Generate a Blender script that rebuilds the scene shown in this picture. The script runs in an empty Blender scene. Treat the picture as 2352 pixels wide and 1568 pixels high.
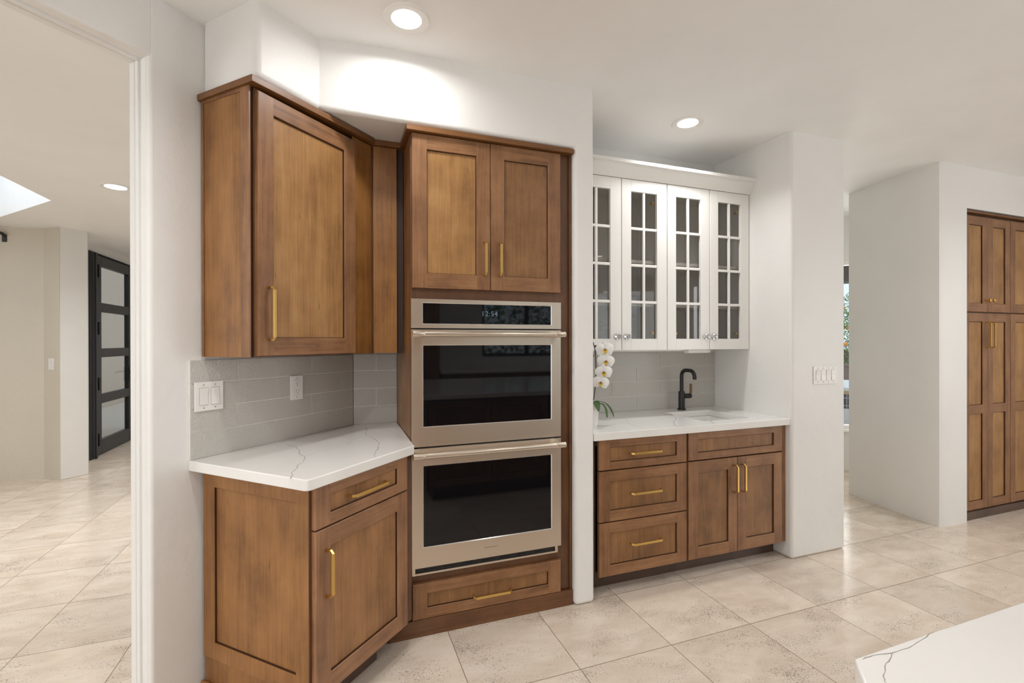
import bpy, bmesh, math, random
from mathutils import Matrix, Vector
random.seed(7)
C = bpy.context.scene.collection
S = math.sqrt(.5)
PI = math.pi

# ------------------------------------------------------------------ camera
CAM_H = 1.36
yaw, pit, rol = map(math.radians, (20.224, 0.114, 0.113))
fw = Vector((math.sin(yaw), math.cos(yaw), 0)); rt = Vector((math.cos(yaw), -math.sin(yaw), 0)); up = Vector((0, 0, 1))
fw, up = fw*math.cos(pit)-up*math.sin(pit), up*math.cos(pit)+fw*math.sin(pit)
rt, up = rt*math.cos(rol)-up*math.sin(rol), up*math.cos(rol)+rt*math.sin(rol)
cd = bpy.data.cameras.new('camera'); cam = bpy.data.objects.new('camera', cd); C.objects.link(cam)
cd.sensor_width = 36; cd.lens = 1103/2352*36; cd.shift_y = 1.14/2352; cd.clip_start = .02; cd.clip_end = 200
cam.matrix_world = Matrix(((rt.x, up.x, -fw.x, 0), (rt.y, up.y, -fw.y, 0), (rt.z, up.z, -fw.z, CAM_H), (0, 0, 0, 1)))
bpy.context.scene.camera = cam

# ------------------------------------------------------------------ world, light, exposure
sc = bpy.context.scene
sc.view_settings.view_transform = 'Standard'; sc.view_settings.look = 'None'
sc.view_settings.exposure = -0.16; sc.view_settings.gamma = 1; sc.view_settings.use_curve_mapping = False
sc.cycles.use_denoising = True
sc.cycles.max_bounces = 10; sc.cycles.diffuse_bounces = 6; sc.cycles.glossy_bounces = 5; sc.cycles.transparent_max_bounces = 12
sc.cycles.caustics_reflective = False; sc.cycles.caustics_refractive = False
sc.cycles.sample_clamp_indirect = 6
w = bpy.data.worlds.new('sky'); sc.world = w; w.use_nodes = True
bg = w.node_tree.nodes['Background']; bg.inputs[0].default_value = (.74, .87, 1, 1); bg.inputs[1].default_value = 1.5

def area(name, loc, direction, sx, sy, watts, col=(1, .97, .92), spread=180, disk=False):
    l = bpy.data.lights.new(name, 'AREA'); l.energy = watts; l.color = col
    l.shape = 'DISK' if disk else 'RECTANGLE'; l.size = sx
    if not disk: l.size_y = sy
    l.spread = math.radians(spread)
    o = bpy.data.objects.new(name, l); C.objects.link(o); o.location = loc
    o.rotation_euler = Vector(direction).to_track_quat('-Z', 'Y').to_euler()
    return o
DAY = (.93, .965, 1)
area('daylight_kitchen_window', (5.2, -3.2, 1.6), (-.25, 1, 0), 1.7, 1.5, 16, DAY)
area('added_fill_right', (6.4, -.8, 1.5), (-1, .15, 0), 2.6, 1.7, 80, DAY)  # added fill light; the right wall has no window here
area('added_fill_back_left', (-3.2, -3.1, 1.25), (.2, 1, 0), 2.4, 2.2, 74, DAY)  # unseen fill light added behind left of the camera
area('added_fill_west', (-6.3, .4, 1.35), (1, .25, 0), 3, 2.0, 104, DAY)  # unseen fill light added to brighten the hall and its ceiling
area('daylight_hall_window', (5.35, 3.85, 1.4), (-1, -1, 0), 1.7, 1.7, 36, (1, .96, .9))
area('daylight_skylight', (-2.7, 4.6, 3.05), (0, 0, -1), 1.0, 1.8, 6, DAY)

# ------------------------------------------------------------------ helpers
class MB:
    def __init__(s): s.v = []; s.f = []; s.m = []
    def poly(s, pts, m=0):
        i = len(s.v); s.v += [tuple(p) for p in pts]; s.f.append(list(range(i, i+len(pts)))); s.m.append(m)
    def box(s, x0, x1, y0, y1, z0, z1, m=0):
        i = len(s.v)
        s.v += [(x, y, z) for z in (z0, z1) for y in (y0, y1) for x in (x0, x1)]
        for q in ((0, 2, 3, 1), (4, 5, 7, 6), (0, 1, 5, 4), (2, 6, 7, 3), (0, 4, 6, 2), (1, 3, 7, 5)):
            s.f.append([i+k for k in q]); s.m.append(m)
        return s
    def prism(s, pts, z0, z1, m=0):           # plan polygon (ccw) raised from z0 to z1; z may be functions
        f0 = z0 if callable(z0) else (lambda x, y: z0); f1 = z1 if callable(z1) else (lambda x, y: z1)
        n = len(pts); i = len(s.v)
        s.v += [(x, y, f0(x, y)) for x, y in pts] + [(x, y, f1(x, y)) for x, y in pts]
        s.f.append([i+k for k in range(n)][::-1]); s.m.append(m)
        s.f.append([i+n+k for k in range(n)]); s.m.append(m)
        for k in range(n):
            j = (k+1) % n; s.f.append([i+k, i+j, i+n+j, i+n+k]); s.m.append(m)
        return s
    def lathe(s, prof, c=(0, 0, 0), axis='z', seg=32, m=0, cap=True):
        i = len(s.v)
        for r, h in prof:
            for k in range(seg):
                a = 2*PI*k/seg; p = (r*math.cos(a), r*math.sin(a), h)
                if axis == 'x': p = (p[2], p[0], p[1])
                if axis == 'y': p = (p[0], p[2], -p[1])
                s.v.append((p[0]+c[0], p[1]+c[1], p[2]+c[2]))
        for j in range(len(prof)-1):
            for k in range(seg):
                l = (k+1) % seg
                s.f.append([i+j*seg+k, i+j*seg+l, i+(j+1)*seg+l, i+(j+1)*seg+k]); s.m.append(m)
        if cap:
            s.f.append([i+k for k in range(seg)][::-1]); s.m.append(m)
            s.f.append([i+(len(prof)-1)*seg+k for k in range(seg)]); s.m.append(m)
        return s
    def tube(s, pts, r, seg=12, m=0):
        pts = [Vector(p) for p in pts]; n = len(pts); rr = r if isinstance(r, (list, tuple)) else [r]*n
        i = len(s.v); nrm = None
        for k, p in enumerate(pts):
            t = (pts[min(k+1, n-1)]-pts[max(k-1, 0)]).normalized()
            if nrm is None:
                nrm = t.orthogonal().normalized()
            else:
                nrm = (nrm-t*nrm.dot(t)).normalized()
            b = t.cross(nrm)
            for q in range(seg):
                a = 2*PI*q/seg; s.v.append(tuple(p+(nrm*math.cos(a)+b*math.sin(a))*rr[k]))
        for k in range(n-1):
            for q in range(seg):
                l = (q+1) % seg
                s.f.append([i+k*seg+q, i+k*seg+l, i+(k+1)*seg+l, i+(k+1)*seg+q]); s.m.append(m)
        s.f.append([i+q for q in range(seg)][::-1]); s.m.append(m)
        s.f.append([i+(n-1)*seg+q for q in range(seg)]); s.m.append(m)
        return s
    def shift(s, o):
        s.v = [(a-o[0], b-o[1], c-o[2]) for a, b, c in s.v]; return s

def obj(name, mb, mats, parent=None, o=(0, 0, 0), bevel=0, seg=2, smooth=False, ang=40, merge=False, label=None):
    if o != (0, 0, 0): mb.shift(o)
    me = bpy.data.meshes.new(name); me.from_pydata(mb.v, [], mb.f)
    if not isinstance(mats, (list, tuple)): mats = [mats]
    for m in mats: me.materials.append(m)
    for p, m in zip(me.polygons, mb.m): p.material_index = m; p.use_smooth = smooth or bool(bevel)
    bm = bmesh.new(); bm.from_mesh(me)
    if merge or smooth: bmesh.ops.remove_doubles(bm, verts=bm.verts, dist=1e-6)
    bmesh.ops.recalc_face_normals(bm, faces=bm.faces); bm.to_mesh(me); bm.free()
    ob = bpy.data.objects.new(name, me); C.objects.link(ob)
    if parent: ob.parent = parent
    if bevel:
        b = ob.modifiers.new('bevel', 'BEVEL'); b.width = bevel; b.segments = seg; b.limit_method = 'ANGLE'; b.angle_limit = math.radians(ang); b.harden_normals = True
    elif smooth:
        me.set_sharp_from_angle(angle=math.radians(ang))
    if label: ob['label'] = label
    return ob
def tag(o, label, cat, group=None):
    o['label'] = label; o['category'] = cat
    if group: o['group'] = group
    return o
def thing(name, label, cat, loc=(0, 0, 0), rz=0, group=None):
    o = bpy.data.objects.new(name, None); C.objects.link(o); o.empty_display_size = .05
    o.location = loc; o.rotation_euler = (0, 0, rz); return tag(o, label, cat, group)
def struct(name, mb, mats, parent=None, **k):
    ob = obj(name, mb, mats, parent, **k)
    if not parent: ob['kind'] = 'structure'
    return ob
R45 = math.radians(45)
def LF(a, y, z=0):      # frame of the angled wall: a along it, y into it (the wall face is y = 1.892)
    return (S*(a-y), S*(a+y), z)
def lf(n_or_pts):       # plan points of the angled frame to world
    return [(S*(a-y), S*(a+y)) for a, y in n_or_pts]

# ------------------------------------------------------------------ materials
def M(name):
    m = bpy.data.materials.new(name); m.use_nodes = True
    nt = m.node_tree; return m, nt, nt.nodes['Principled BSDF']
def N(nt, t, **k):
    n = nt.nodes.new(t)
    for a, b in k.items():
        if a.startswith('_'): setattr(n, a[1:], b)
        else: n.inputs[a.replace('__', ' ')].default_value = b
    return n
def srgb(r, g, b):
    f = lambda c: (c/255)/12.92 if c/255 <= .04045 else ((c/255+.055)/1.055)**2.4
    return (f(r), f(g), f(b), 1)
def ramp(nt, stops):
    r = nt.nodes.new('ShaderNodeValToRGB'); e = r.color_ramp.elements
    while len(e) < len(stops): e.new(.5)
    for q, (p, c) in zip(e, stops): q.position = p; q.color = c
    return r
def bump(nt, bs, h, strength, dist):
    b = N(nt, 'ShaderNodeBump', Strength=strength, Distance=dist); nt.links.new(h, b.inputs['Height']); nt.links.new(b.outputs[0], bs.inputs['Normal'])
def plain(name, col, rough=.5, metal=0, spec=.5, **k):
    m, nt, b = M(name); b.inputs['Base Color'].default_value = col; b.inputs['Roughness'].default_value = rough
    b.inputs['Metallic'].default_value = metal; b.inputs['Specular IOR Level'].default_value = spec
    for a, v in k.items(): b.inputs[a.replace('__', ' ')].default_value = v
    return m
def plaster(name, col, rough=.5, bs=.25):
    m, nt, b = M(name); L = nt.links.new
    tc = N(nt, 'ShaderNodeTexCoord'); n1 = N(nt, 'ShaderNodeTexNoise', Scale=2.2, Detail=5.0, Roughness=.6); n2 = N(nt, 'ShaderNodeTexNoise', Scale=14.0, Detail=6.0, Roughness=.55)
    L(tc.outputs['Object'], n1.inputs[0]); L(tc.outputs['Object'], n2.inputs[0])
    c2 = tuple(v*.955 for v in col[:3])+(1,)
    r = ramp(nt, [(.3, c2), (.7, col)]); L(n1.outputs[0], r.inputs[0]); L(r.outputs[0], b.inputs['Base Color'])
    a = N(nt, 'ShaderNodeMath', _operation='ADD'); L(n1.outputs[0], a.inputs[0]); L(n2.outputs[0], a.inputs[1]); bump(nt, b, a.outputs[0], bs, .01)
    b.inputs['Roughness'].default_value = rough; b.inputs['Specular IOR Level'].default_value = .35
    return m
WALL = plaster('wall_plaster', (.79, .78, .755, 1), .42)
WALL_SHADE = plaster('shaded_plaster', (.62, .57, .48, 1), .5)  # wall plaster darkened to beige in place of the hall's shade
CEIL = plaster('ceiling_plaster', (.91, .905, .89, 1), .6, .12)
def wood(name, dark, mid, light, horiz=False, off=0, rough=.42, blotch=.42):
    m, nt, b = M(name); L = nt.links.new
    tc = N(nt, 'ShaderNodeTexCoord'); oi = N(nt, 'ShaderNodeObjectInfo')
    ad = N(nt, 'ShaderNodeVectorMath', _operation='ADD'); mu = N(nt, 'ShaderNodeVectorMath', _operation='SCALE'); mu.inputs['Scale'].default_value = 13.7
    cx = N(nt, 'ShaderNodeCombineXYZ'); L(oi.outputs['Random'], cx.inputs[0]); L(oi.outputs['Random'], cx.inputs[2]); cx.inputs[1].default_value = off
    L(cx.outputs[0], mu.inputs[0]); L(tc.outputs['Object'], ad.inputs[0]); L(mu.outputs[0], ad.inputs[1])
    def stretch(sx, sy, sz):
        mp = N(nt, 'ShaderNodeMapping'); mp.inputs['Scale'].default_value = (sx, sy, sz); L(ad.outputs[0], mp.inputs[0]); return mp
    g = stretch(2.6, 95, 95) if horiz else stretch(95, 95, 2.6)
    h = stretch(1.4, 13, 13) if horiz else stretch(13, 13, 1.4)
    n1 = N(nt, 'ShaderNodeTexNoise', Scale=1.0, Detail=5.0, Roughness=.6, Distortion=.4); L(g.outputs[0], n1.inputs[0])
    n2 = N(nt, 'ShaderNodeTexNoise', Scale=1.0, Detail=4.0, Roughness=.55, Distortion=.8); L(h.outputs[0], n2.inputs[0])
    n3 = N(nt, 'ShaderNodeTexNoise', Scale=6.0, Detail=4.0, Roughness=.6); L(ad.outputs[0], n3.inputs[0])
    m1 = N(nt, 'ShaderNodeMix', _data_type='FLOAT'); m1.inputs[0].default_value = .55; L(n1.outputs[0], m1.inputs[2]); L(n2.outputs[0], m1.inputs[3])
    m2 = N(nt, 'ShaderNodeMix', _data_type='FLOAT'); m2.inputs[0].default_value = blotch; L(m1.outputs[0], m2.inputs[2]); L(n3.outputs[0], m2.inputs[3])
    r = ramp(nt, [(.35, dark), (.5, mid), (.65, light)]); L(m2.outputs[0], r.inputs[0])
    # pin knots and pores
    p = stretch(9, 70, 70) if horiz else stretch(70, 70, 9)
    n4 = N(nt, 'ShaderNodeTexNoise', Scale=1.0, Detail=2.0); L(p.outputs[0], n4.inputs[0])
    r4 = ramp(nt, [(.70, (1, 1, 1, 1)), (.80, (.45, .4, .36, 1))]); L(n4.outputs[0], r4.inputs[0])
    mx = N(nt, 'ShaderNodeMix', _data_type='RGBA', _blend_type='MULTIPLY'); mx.inputs[0].default_value = .8; L(r.outputs[0], mx.inputs[6]); L(r4.outputs[0], mx.inputs[7])
    # fine fibres
    q = stretch(5, 300, 300) if horiz else stretch(300, 300, 5)
    n5 = N(nt, 'ShaderNodeTexNoise', Scale=1.0, Detail=3.0, Roughness=.7); L(q.outputs[0], n5.inputs[0])
    r5 = ramp(nt, [(.34, (.84, .82, .80, 1)), (.62, (1.06, 1.06, 1.06, 1))]); L(n5.outputs[0], r5.inputs[0])
    my = N(nt, 'ShaderNodeMix', _data_type='RGBA', _blend_type='MULTIPLY'); my.inputs[0].default_value = 1; L(mx.outputs[2], my.inputs[6]); L(r5.outputs[0], my.inputs[7]); mx = my
    L(mx.outputs[2], b.inputs['Base Color']); b.inputs['Roughness'].default_value = rough
    bump(nt, b, n1.outputs[0], .12, .002)
    b.inputs['Coat Weight'].default_value = .08; b.inputs['Coat Roughness'].default_value = .3
    return m
K = lambda r, g, b: srgb(r, g, b)
W_ST = wood('wood_stile', K(96, 63, 38), K(131, 91, 58), K(153, 111, 75), False, 1)
W_RL = wood('wood_rail', K(96, 63, 38), K(134, 94, 60), K(157, 115, 79), True, 2)
W_PN = wood('wood_panel', K(98, 65, 35), K(129, 90, 52), K(150, 108, 66), False, 3)
W_PL = wood('wood_panel_lit', K(122, 85, 46), K(154, 112, 65), K(172, 131, 81), False, 4)  # brighter copy of the panel wood, for strongly lit doors
W_EN = wood('wood_end_panel', K(106, 67, 31), K(138, 94, 48), K(158, 111, 61), False, 5)
W_S2 = wood('wood_stile_lit_base', K(108, 75, 51), K(150, 109, 78), K(172, 130, 96), False, 11)  # lighter door woods for the base cabinet: light from the right put in
W_R2 = wood('wood_rail_lit_base', K(110, 76, 52), K(152, 111, 79), K(175, 132, 98), True, 12)
W_P2 = wood('wood_panel_lit_base', K(114, 79, 46), K(154, 111, 70), K(175, 130, 86), False, 13)
W_FR = wood('wood_frame', K(74, 46, 26), K(96, 62, 36), K(112, 76, 46), False, 6)
W_FH = wood('wood_frame_horizontal', K(82, 52, 30), K(106, 70, 42), K(124, 85, 53), True, 7)
W_CR = wood('wood_crown', K(92, 58, 27), K(114, 74, 37), K(130, 88, 46), True, 8)
W_TK = wood('wood_toe_kick', K(66, 49, 39), K(82, 63, 52), K(94, 74, 62), True, 9)
W_DK = wood('wood_bar_frame_shaded', K(40, 25, 17), K(54, 34, 22), K(66, 43, 28), False, 10)  # near-black: the shade in the drawer gaps is put into this wood
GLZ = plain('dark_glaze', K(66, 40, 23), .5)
GAP = plain('shadow_gap_wood', K(48, 28, 18), .6)  # dark colour standing for the shade in the cabinet gaps
BRASS = plain('brushed_brass', (.72, .48, .16, 1), .28, 1)
BLACK = plain('matte_black', (.012, .011, .010, 1), .45)
COPPER = plain('aged_copper', (.22, .11, .05, 1), .35, .6)
WHITE = plain('white_cabinet_paint', (.80, .785, .75, 1), .35)
PLATE = plain('white_plastic', (.80, .785, .75, 1), .35)
PLATE_D = plain('plastic_seam', (.38, .36, .33, 1), .5)
CERAMIC = plain('white_sink_ceramic', (.82, .81, .78, 1), .15)
CHROME = plain('chrome', (.7, .7, .7, 1), .12, 1)
OVGLASS = plain('black_oven_glass', (.004, .004, .005, 1), .03, 0, .42)
OVDARK = plain('oven_gap_black', (.01, .01, .01, 1), .4)
def stainless():
    m, nt, b = M('brushed_stainless'); L = nt.links.new
    tc = N(nt, 'ShaderNodeTexCoord'); mp = N(nt, 'ShaderNodeMapping'); mp.inputs['Scale'].default_value = (6, 60, 1600); L(tc.outputs['Object'], mp.inputs[0])
    n = N(nt, 'ShaderNodeTexNoise', Scale=1.0, Detail=2.0); L(mp.outputs[0], n.inputs[0])
    r = N(nt, 'ShaderNodeMapRange'); L(n.outputs[0], r.inputs[0]); r.inputs[3].default_value = .28; r.inputs[4].default_value = .36; L(r.outputs[0], b.inputs['Roughness'])
    tg = N(nt, 'ShaderNodeTangent', _direction_type='RADIAL', _axis='Z'); L(tg.outputs[0], b.inputs['Tangent'])
    b.inputs['Base Color'].default_value = (.76, .675, .575, 1); b.inputs['Metallic'].default_value = 1
    b.inputs['Anisotropic'].default_value = .8; b.inputs['Anisotropic Rotation'].default_value = .25
    return m
STEEL = stainless()
def quartz(name, vein=(.28, .26, .24, 1)):
    m, nt, b = M(name); L = nt.links.new
    tc = N(nt, 'ShaderNodeTexCoord'); n = N(nt, 'ShaderNodeTexNoise', Scale=2.5, Detail=4.0); L(tc.outputs['Object'], n.inputs[0])
    r = ramp(nt, [(.35, (.76, .745, .715, 1)), (.65, (.80, .79, .765, 1))]); L(n.outputs[0], r.inputs[0]); L(r.outputs[0], b.inputs['Base Color'])
    b.inputs['Roughness'].default_value = .12; return m
QUARTZ = quartz('white_quartz')
VEIN = plain('grey_vein', (.36, .34, .31, 1), .2)
VEINF = plain('faint_vein', (.52, .50, .47, 1), .2)
def glazed_tile():
    m, nt, b = M('glazed_grey_tile'); L = nt.links.new
    tc = N(nt, 'ShaderNodeTexCoord'); n = N(nt, 'ShaderNodeTexNoise', Scale=150.0, Detail=2.0, Roughness=.5, Distortion=.3); L(tc.outputs['Object'], n.inputs[0])
    n2 = N(nt, 'ShaderNodeTexNoise', Scale=9.0, Detail=2.0); L(tc.outputs['Object'], n2.inputs[0])
    a = N(nt, 'ShaderNodeMath', _operation='MULTIPLY_ADD'); L(n2.outputs[0], a.inputs[0]); a.inputs[1].default_value = 2.2; L(n.outputs[0], a.inputs[2])
    bump(nt, b, a.outputs[0], .4, .0028)
    b.inputs['Base Color'].default_value = (.50, .48, .44, 1); b.inputs['Roughness'].default_value = .09
    return m
TILE = glazed_tile()
GROUT = plain('pale_grout', (.80, .78, .73, 1), .8)
def glass(name, tint=(.93, .93, .92), ref=1.0):
    m = bpy.data.materials.new(name); m.use_nodes = True; nt = m.node_tree; nt.nodes.clear(); L = nt.links.new
    o = N(nt, 'ShaderNodeOutputMaterial'); t = N(nt, 'ShaderNodeBsdfTransparent'); t.inputs[0].default_value = tint+(1,)
    g = N(nt, 'ShaderNodeBsdfGlossy', Roughness=.01); lw = N(nt, 'ShaderNodeLayerWeight', Blend=.5); mx = N(nt, 'ShaderNodeMixShader')
    pw = N(nt, 'ShaderNodeMath', _operation='POWER'); L(lw.outputs['Facing'], pw.inputs[0]); pw.inputs[1].default_value = 5
    ma = N(nt, 'ShaderNodeMath', _operation='MULTIPLY_ADD'); L(pw.outputs[0], ma.inputs[0]); ma.inputs[1].default_value = .9; ma.inputs[2].default_value = .04
    L(ma.outputs[0], mx.inputs[0]); L(t.outputs[0], mx.inputs[1]); L(g.outputs[0], mx.inputs[2]); L(mx.outputs[0], o.inputs[0]); return m
GLASS = glass('clear_glass'); GLASS_T = glass('cabinet_glass', (.80, .79, .77))
CRYSTAL = plain('crystal_knob', (.9, .9, .9, 1), .03, 0, .5, Transmission__Weight=.9)
def emit(name, col, st):
    m = bpy.data.materials.new(name); m.use_nodes = True; nt = m.node_tree; nt.nodes.clear()
    o = N(nt, 'ShaderNodeOutputMaterial'); e = N(nt, 'ShaderNodeEmission'); e.inputs[0].default_value = col; e.inputs[1].default_value = st
    nt.links.new(e.outputs[0], o.inputs[0]); return m
LENS = emit('lamp_lens', (1, .98, .94, 1), 9)
DIGITS = emit('display_digits', (.45, .62, .75, 1), .35)
def travertine(name, x0, y0, px, py):
    m, nt, b = M(name); L = nt.links.new
    geo = N(nt, 'ShaderNodeTexCoord'); sp = N(nt, 'ShaderNodeSeparateXYZ'); L(geo.outputs['Object'], sp.inputs[0])
    def mth(op, a, v=None, c=None):
        n = N(nt, 'ShaderNodeMath', _operation=op)
        for i, q in enumerate((a, v, c)):
            if q is None: continue
            if isinstance(q, (int, float)): n.inputs[i].default_value = q
            else: L(q, n.inputs[i])
        return n.outputs[0]
    ux = mth('DIVIDE', mth('SUBTRACT', sp.outputs[0], x0), px); uy = mth('DIVIDE', mth('SUBTRACT', sp.outputs[1], y0), py)
    ix = mth('FLOOR', ux); iy = mth('FLOOR', uy); fx = mth('FRACT', ux); fy = mth('FRACT', uy)
    ex = mth('MULTIPLY', mth('MINIMUM', fx, mth('SUBTRACT', 1, fx)), px); ey = mth('MULTIPLY', mth('MINIMUM', fy, mth('SUBTRACT', 1, fy)), py)
    edge = mth('MINIMUM', ex, ey); grout = mth('LESS_THAN', edge, .0017)
    cx = N(nt, 'ShaderNodeCombineXYZ'); L(ix, cx.inputs[0]); L(iy, cx.inputs[1])
    wn = N(nt, 'ShaderNodeTexWhiteNoise', _noise_dimensions='2D'); L(cx.outputs[0], wn.inputs[0])
    of = N(nt, 'ShaderNodeVectorMath', _operation='SCALE'); of.inputs['Scale'].default_value = 20; L(wn.outputs['Color'], of.inputs[0])
    co = N(nt, 'ShaderNodeVectorMath', _operation='ADD'); L(geo.outputs['Object'], co.inputs[0]); L(of.outputs[0], co.inputs[1])
    mp = N(nt, 'ShaderNodeMapping'); mp.inputs['Rotation'].default_value = (0, 0, .5); mp.inputs['Scale'].default_value = (4, 9, 1); L(co.outputs[0], mp.inputs[0])
    n1 = N(nt, 'ShaderNodeTexNoise', Scale=1.0, Detail=6.0, Roughness=.6, Distortion=.5); L(mp.outputs[0], n1.inputs[0])
    r1 = ramp(nt, [(.3, srgb(210, 194, 177)), (.5, srgb(220, 206, 190)), (.7, srgb(229, 217, 203))]); L(n1.outputs[0], r1.inputs[0])
    # per-tile tone
    hv = N(nt, 'ShaderNodeHueSaturation'); L(r1.outputs[0], hv.inputs['Color']); L(mth('MULTIPLY_ADD', wn.outputs[0], .12, .94), hv.inputs['Value'])
    # pits: small specks in drifts
    mp2 = N(nt, 'ShaderNodeMapping'); mp2.inputs['Rotation'].default_value = (0, 0, .5); mp2.inputs['Scale'].default_value = (165, 290, 1); L(co.outputs[0], mp2.inputs[0])
    n2 = N(nt, 'ShaderNodeTexNoise', Scale=1.0, Detail=2.5, Roughness=.55, Distortion=.6); L(mp2.outputs[0], n2.inputs[0])
    mp3 = N(nt, 'ShaderNodeMapping'); mp3.inputs['Scale'].default_value = (3.5, 6, 1); mp3.inputs['Rotation'].default_value = (0, 0, .5); L(co.outputs[0], mp3.inputs[0])
    n3 = N(nt, 'ShaderNodeTexNoise', Scale=1.0, Detail=4.0, Roughness=.65); L(mp3.outputs[0], n3.inputs[0])
    thr = mth('MULTIPLY_ADD', n3.outputs[0], -.62, .955)
    pit = N(nt, 'ShaderNodeMapRange'); L(mth('SUBTRACT', n2.outputs[0], thr), pit.inputs[0]); pit.inputs[1].default_value = 0; pit.inputs[2].default_value = .03
    mx = N(nt, 'ShaderNodeMix', _data_type='RGBA'); L(mth('MULTIPLY', pit.outputs[0], .8), mx.inputs[0]); L(hv.outputs[0], mx.inputs[6]); mx.inputs[7].default_value = srgb(98, 84, 70)
    mg = N(nt, 'ShaderNodeMix', _data_type='RGBA'); L(mth('MULTIPLY', grout, .85), mg.inputs[0]); L(mx.outputs[2], mg.inputs[6]); mg.inputs[7].default_value = srgb(112, 94, 74)
    L(mg.outputs[2], b.inputs['Base Color'])
    L(mth('MULTIPLY_ADD', mth('MAXIMUM', grout, pit.outputs[0]), .45, .2), b.inputs['Roughness'])
    b.inputs['Specular IOR Level'].default_value = .42
    hgt = mth('SUBTRACT', 1, mth('MAXIMUM', grout, pit.outputs[0])); bump(nt, b, hgt, .5, .0015)
    return m
TRAV = travertine('travertine_kitchen', 1.408, 1.767, .4578, .4570)
TRAV2 = travertine('travertine_hall', -1.305, 3.609, .4400, .4620)

# ------------------------------------------------------------------ setting: floor and ceilings
def frame_poly(a0, a1, y0, y1): return lf([(a0, y0), (a1, y0), (a1, y1), (a0, y1)])
b = MB(); b.prism([(-6.158, -3.4), (6.6, -3.4), (6.6, 2.02), (3.06, 5.56), (2.8, 5.558)], -.1, 0); struct('floor', b, TRAV)
b = MB(); b.prism([(-6.7, -3.942), (.4, 3.158), (.4, 9.4), (-2.76, 9.4), (-2.76, 6.42), (-6.7, 6.42)], -.1, 0); struct('floor', b, TRAV2)

def zceil(x, y):       # the hand-trowelled ceiling dips a little towards the angled wall
    t = min(1, max(0, (.25-x)/.85)); d = .062*t*t*(3-2*t)
    far = min(1, max(0, (1.0-y)/1.0)); return 2.66-d*(1-far)
b = MB()
na, ny = 60, 40
vv = {}
for i in range(na+1):
    x_ = -6.12+12.72*i/na; ym = min(x_+2.758, 5.6, 8.66-x_)
    for j in range(ny+1):
        y_ = -3.4+(ym+3.4)*j/ny; vv[i, j] = len(b.v); b.v.append((x_, y_, zceil(x_, y_)))
for i in range(na):
    for j in range(ny):
        b.f.append([vv[i, j], vv[i+1, j], vv[i+1, j+1], vv[i, j+1]]); b.m.append(0)
o = struct('ceiling', b, CEIL, smooth=True)
sm = o.modifiers.new('slab', 'SOLIDIFY'); sm.thickness = .1; sm.offset = 1 if o.data.polygons[0].normal.z > 0 else -1

# hall ceiling with the skylight well
hole = [(-2.11, 3.5), (-2.10, 4.89), (-2.86, 5.73), (-3.35, 5.25), (-3.35, 3.5)]
outer = [(-6.7, -3.942), (.4, 3.158), (.4, 9.4), (-2.8, 9.4), (-2.8, 6.42), (-6.7, 6.42)]
bm = bmesh.new()
for loop in (outer, hole):
    vs = [bm.verts.new((x, y, 2.49)) for x, y in loop]
    for k in range(len(vs)): bm.edges.new((vs[k], vs[(k+1) % len(vs)]))
bmesh.ops.triangle_fill(bm, edges=bm.edges[:], use_beauty=True)
b = MB(); 
for f in bm.faces: b.poly([v.co[:] for v in f.verts])
bm.free(); struct('ceiling', b, CEIL)
b = MB()
for k in range(5):
    p, q = hole[k], hole[(k+1) % 5]
    b.poly([(p[0], p[1], 2.49), (q[0], q[1], 2.49), (q[0], q[1], 3.1), (p[0], p[1], 3.1)])
o = struct('trim_1', b, CEIL, merge=True); sm = o.modifiers.new('t', 'SOLIDIFY'); sm.thickness = .03

# ------------------------------------------------------------------ setting: walls
YW = 2.192
# oven wall: header over the niche, its pier, and the angled header, in one plastered mass
b = MB()
prof = [(-.35, 2.345), (1.15, 2.345), (1.15, 0), (1.265, 0), (1.265, 2.7), (-.35, 2.7)]
i = len(b.v); n = len(prof)
b.v += [(x, YW, z) for x, z in prof]+[(x, 2.775 if x < 1.2 else 2.86, z) for x, z in prof]
b.f.append([i+k for k in range(n)]); b.m.append(0); b.f.append([i+n+k for k in range(n)][::-1]); b.m.append(0)
for k in range(n):
    j = (k+1) % n; b.f.append([i+k, i+j, i+n+j, i+n+k]); b.m.append(0)
struct('wall_oven', b, WALL, bevel=.022, seg=4)
b = MB(); b.prism(lf([(1.206, 1.592), (1.62, 1.592), (1.95, 1.90), (1.206, 1.90)]), lambda x, y: 2.345-max(0, .02-x)*.05, 2.7); struct('wall_oven', b, WALL, bevel=.03, seg=4)
# angled wall with the doorway (angled frame)
b = MB(); b.prism(lf([(1.012, 1.892), (2.02, 1.892), (2.10, 2.0), (1.012, 2.0)]), 0, 2.7)
struct('wall_left', b, WALL, bevel=.016, seg=4)
b = MB(); b.prism(lf([(0.0, 1.892), (1.03, 1.892), (1.03, 2.0), (0, 2.0)]), 2.38, 2.7); struct('wall_left', b, WALL, bevel=.012, seg=3)
b = MB(); b.prism(lf([(-7, 1.892), (0, 1.892), (0, 2.0), (-7, 2.0)]), 0, 2.7); struct('wall_left', b, WALL, bevel=.016, seg=3)
# doorway jamb and stop
def jamb(y0, y1, t):
    m = MB(); m.prism(lf([(1.012-t, y0), (1.02, y0), (1.02, y1), (1.012-t, y1)]), 0, 2.38-t)
    m.prism(lf([(.0, y0), (1.02, y0), (1.02, y1), (.0, y1)]), 2.38-t, 2.39); m.prism(lf([(-.02, y0), (t, y0), (t, y1), (-.02, y1)]), 0, 2.38-t); return m
struct('trim_2', jamb(1.905, 1.988, .001), WALL, bevel=.002)
struct('trim_2', jamb(1.938, 1.952, .010), WALL, bevel=.004)
struct('trim_2', jamb(1.972, 2.002, .004), WALL, bevel=.003)
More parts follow.
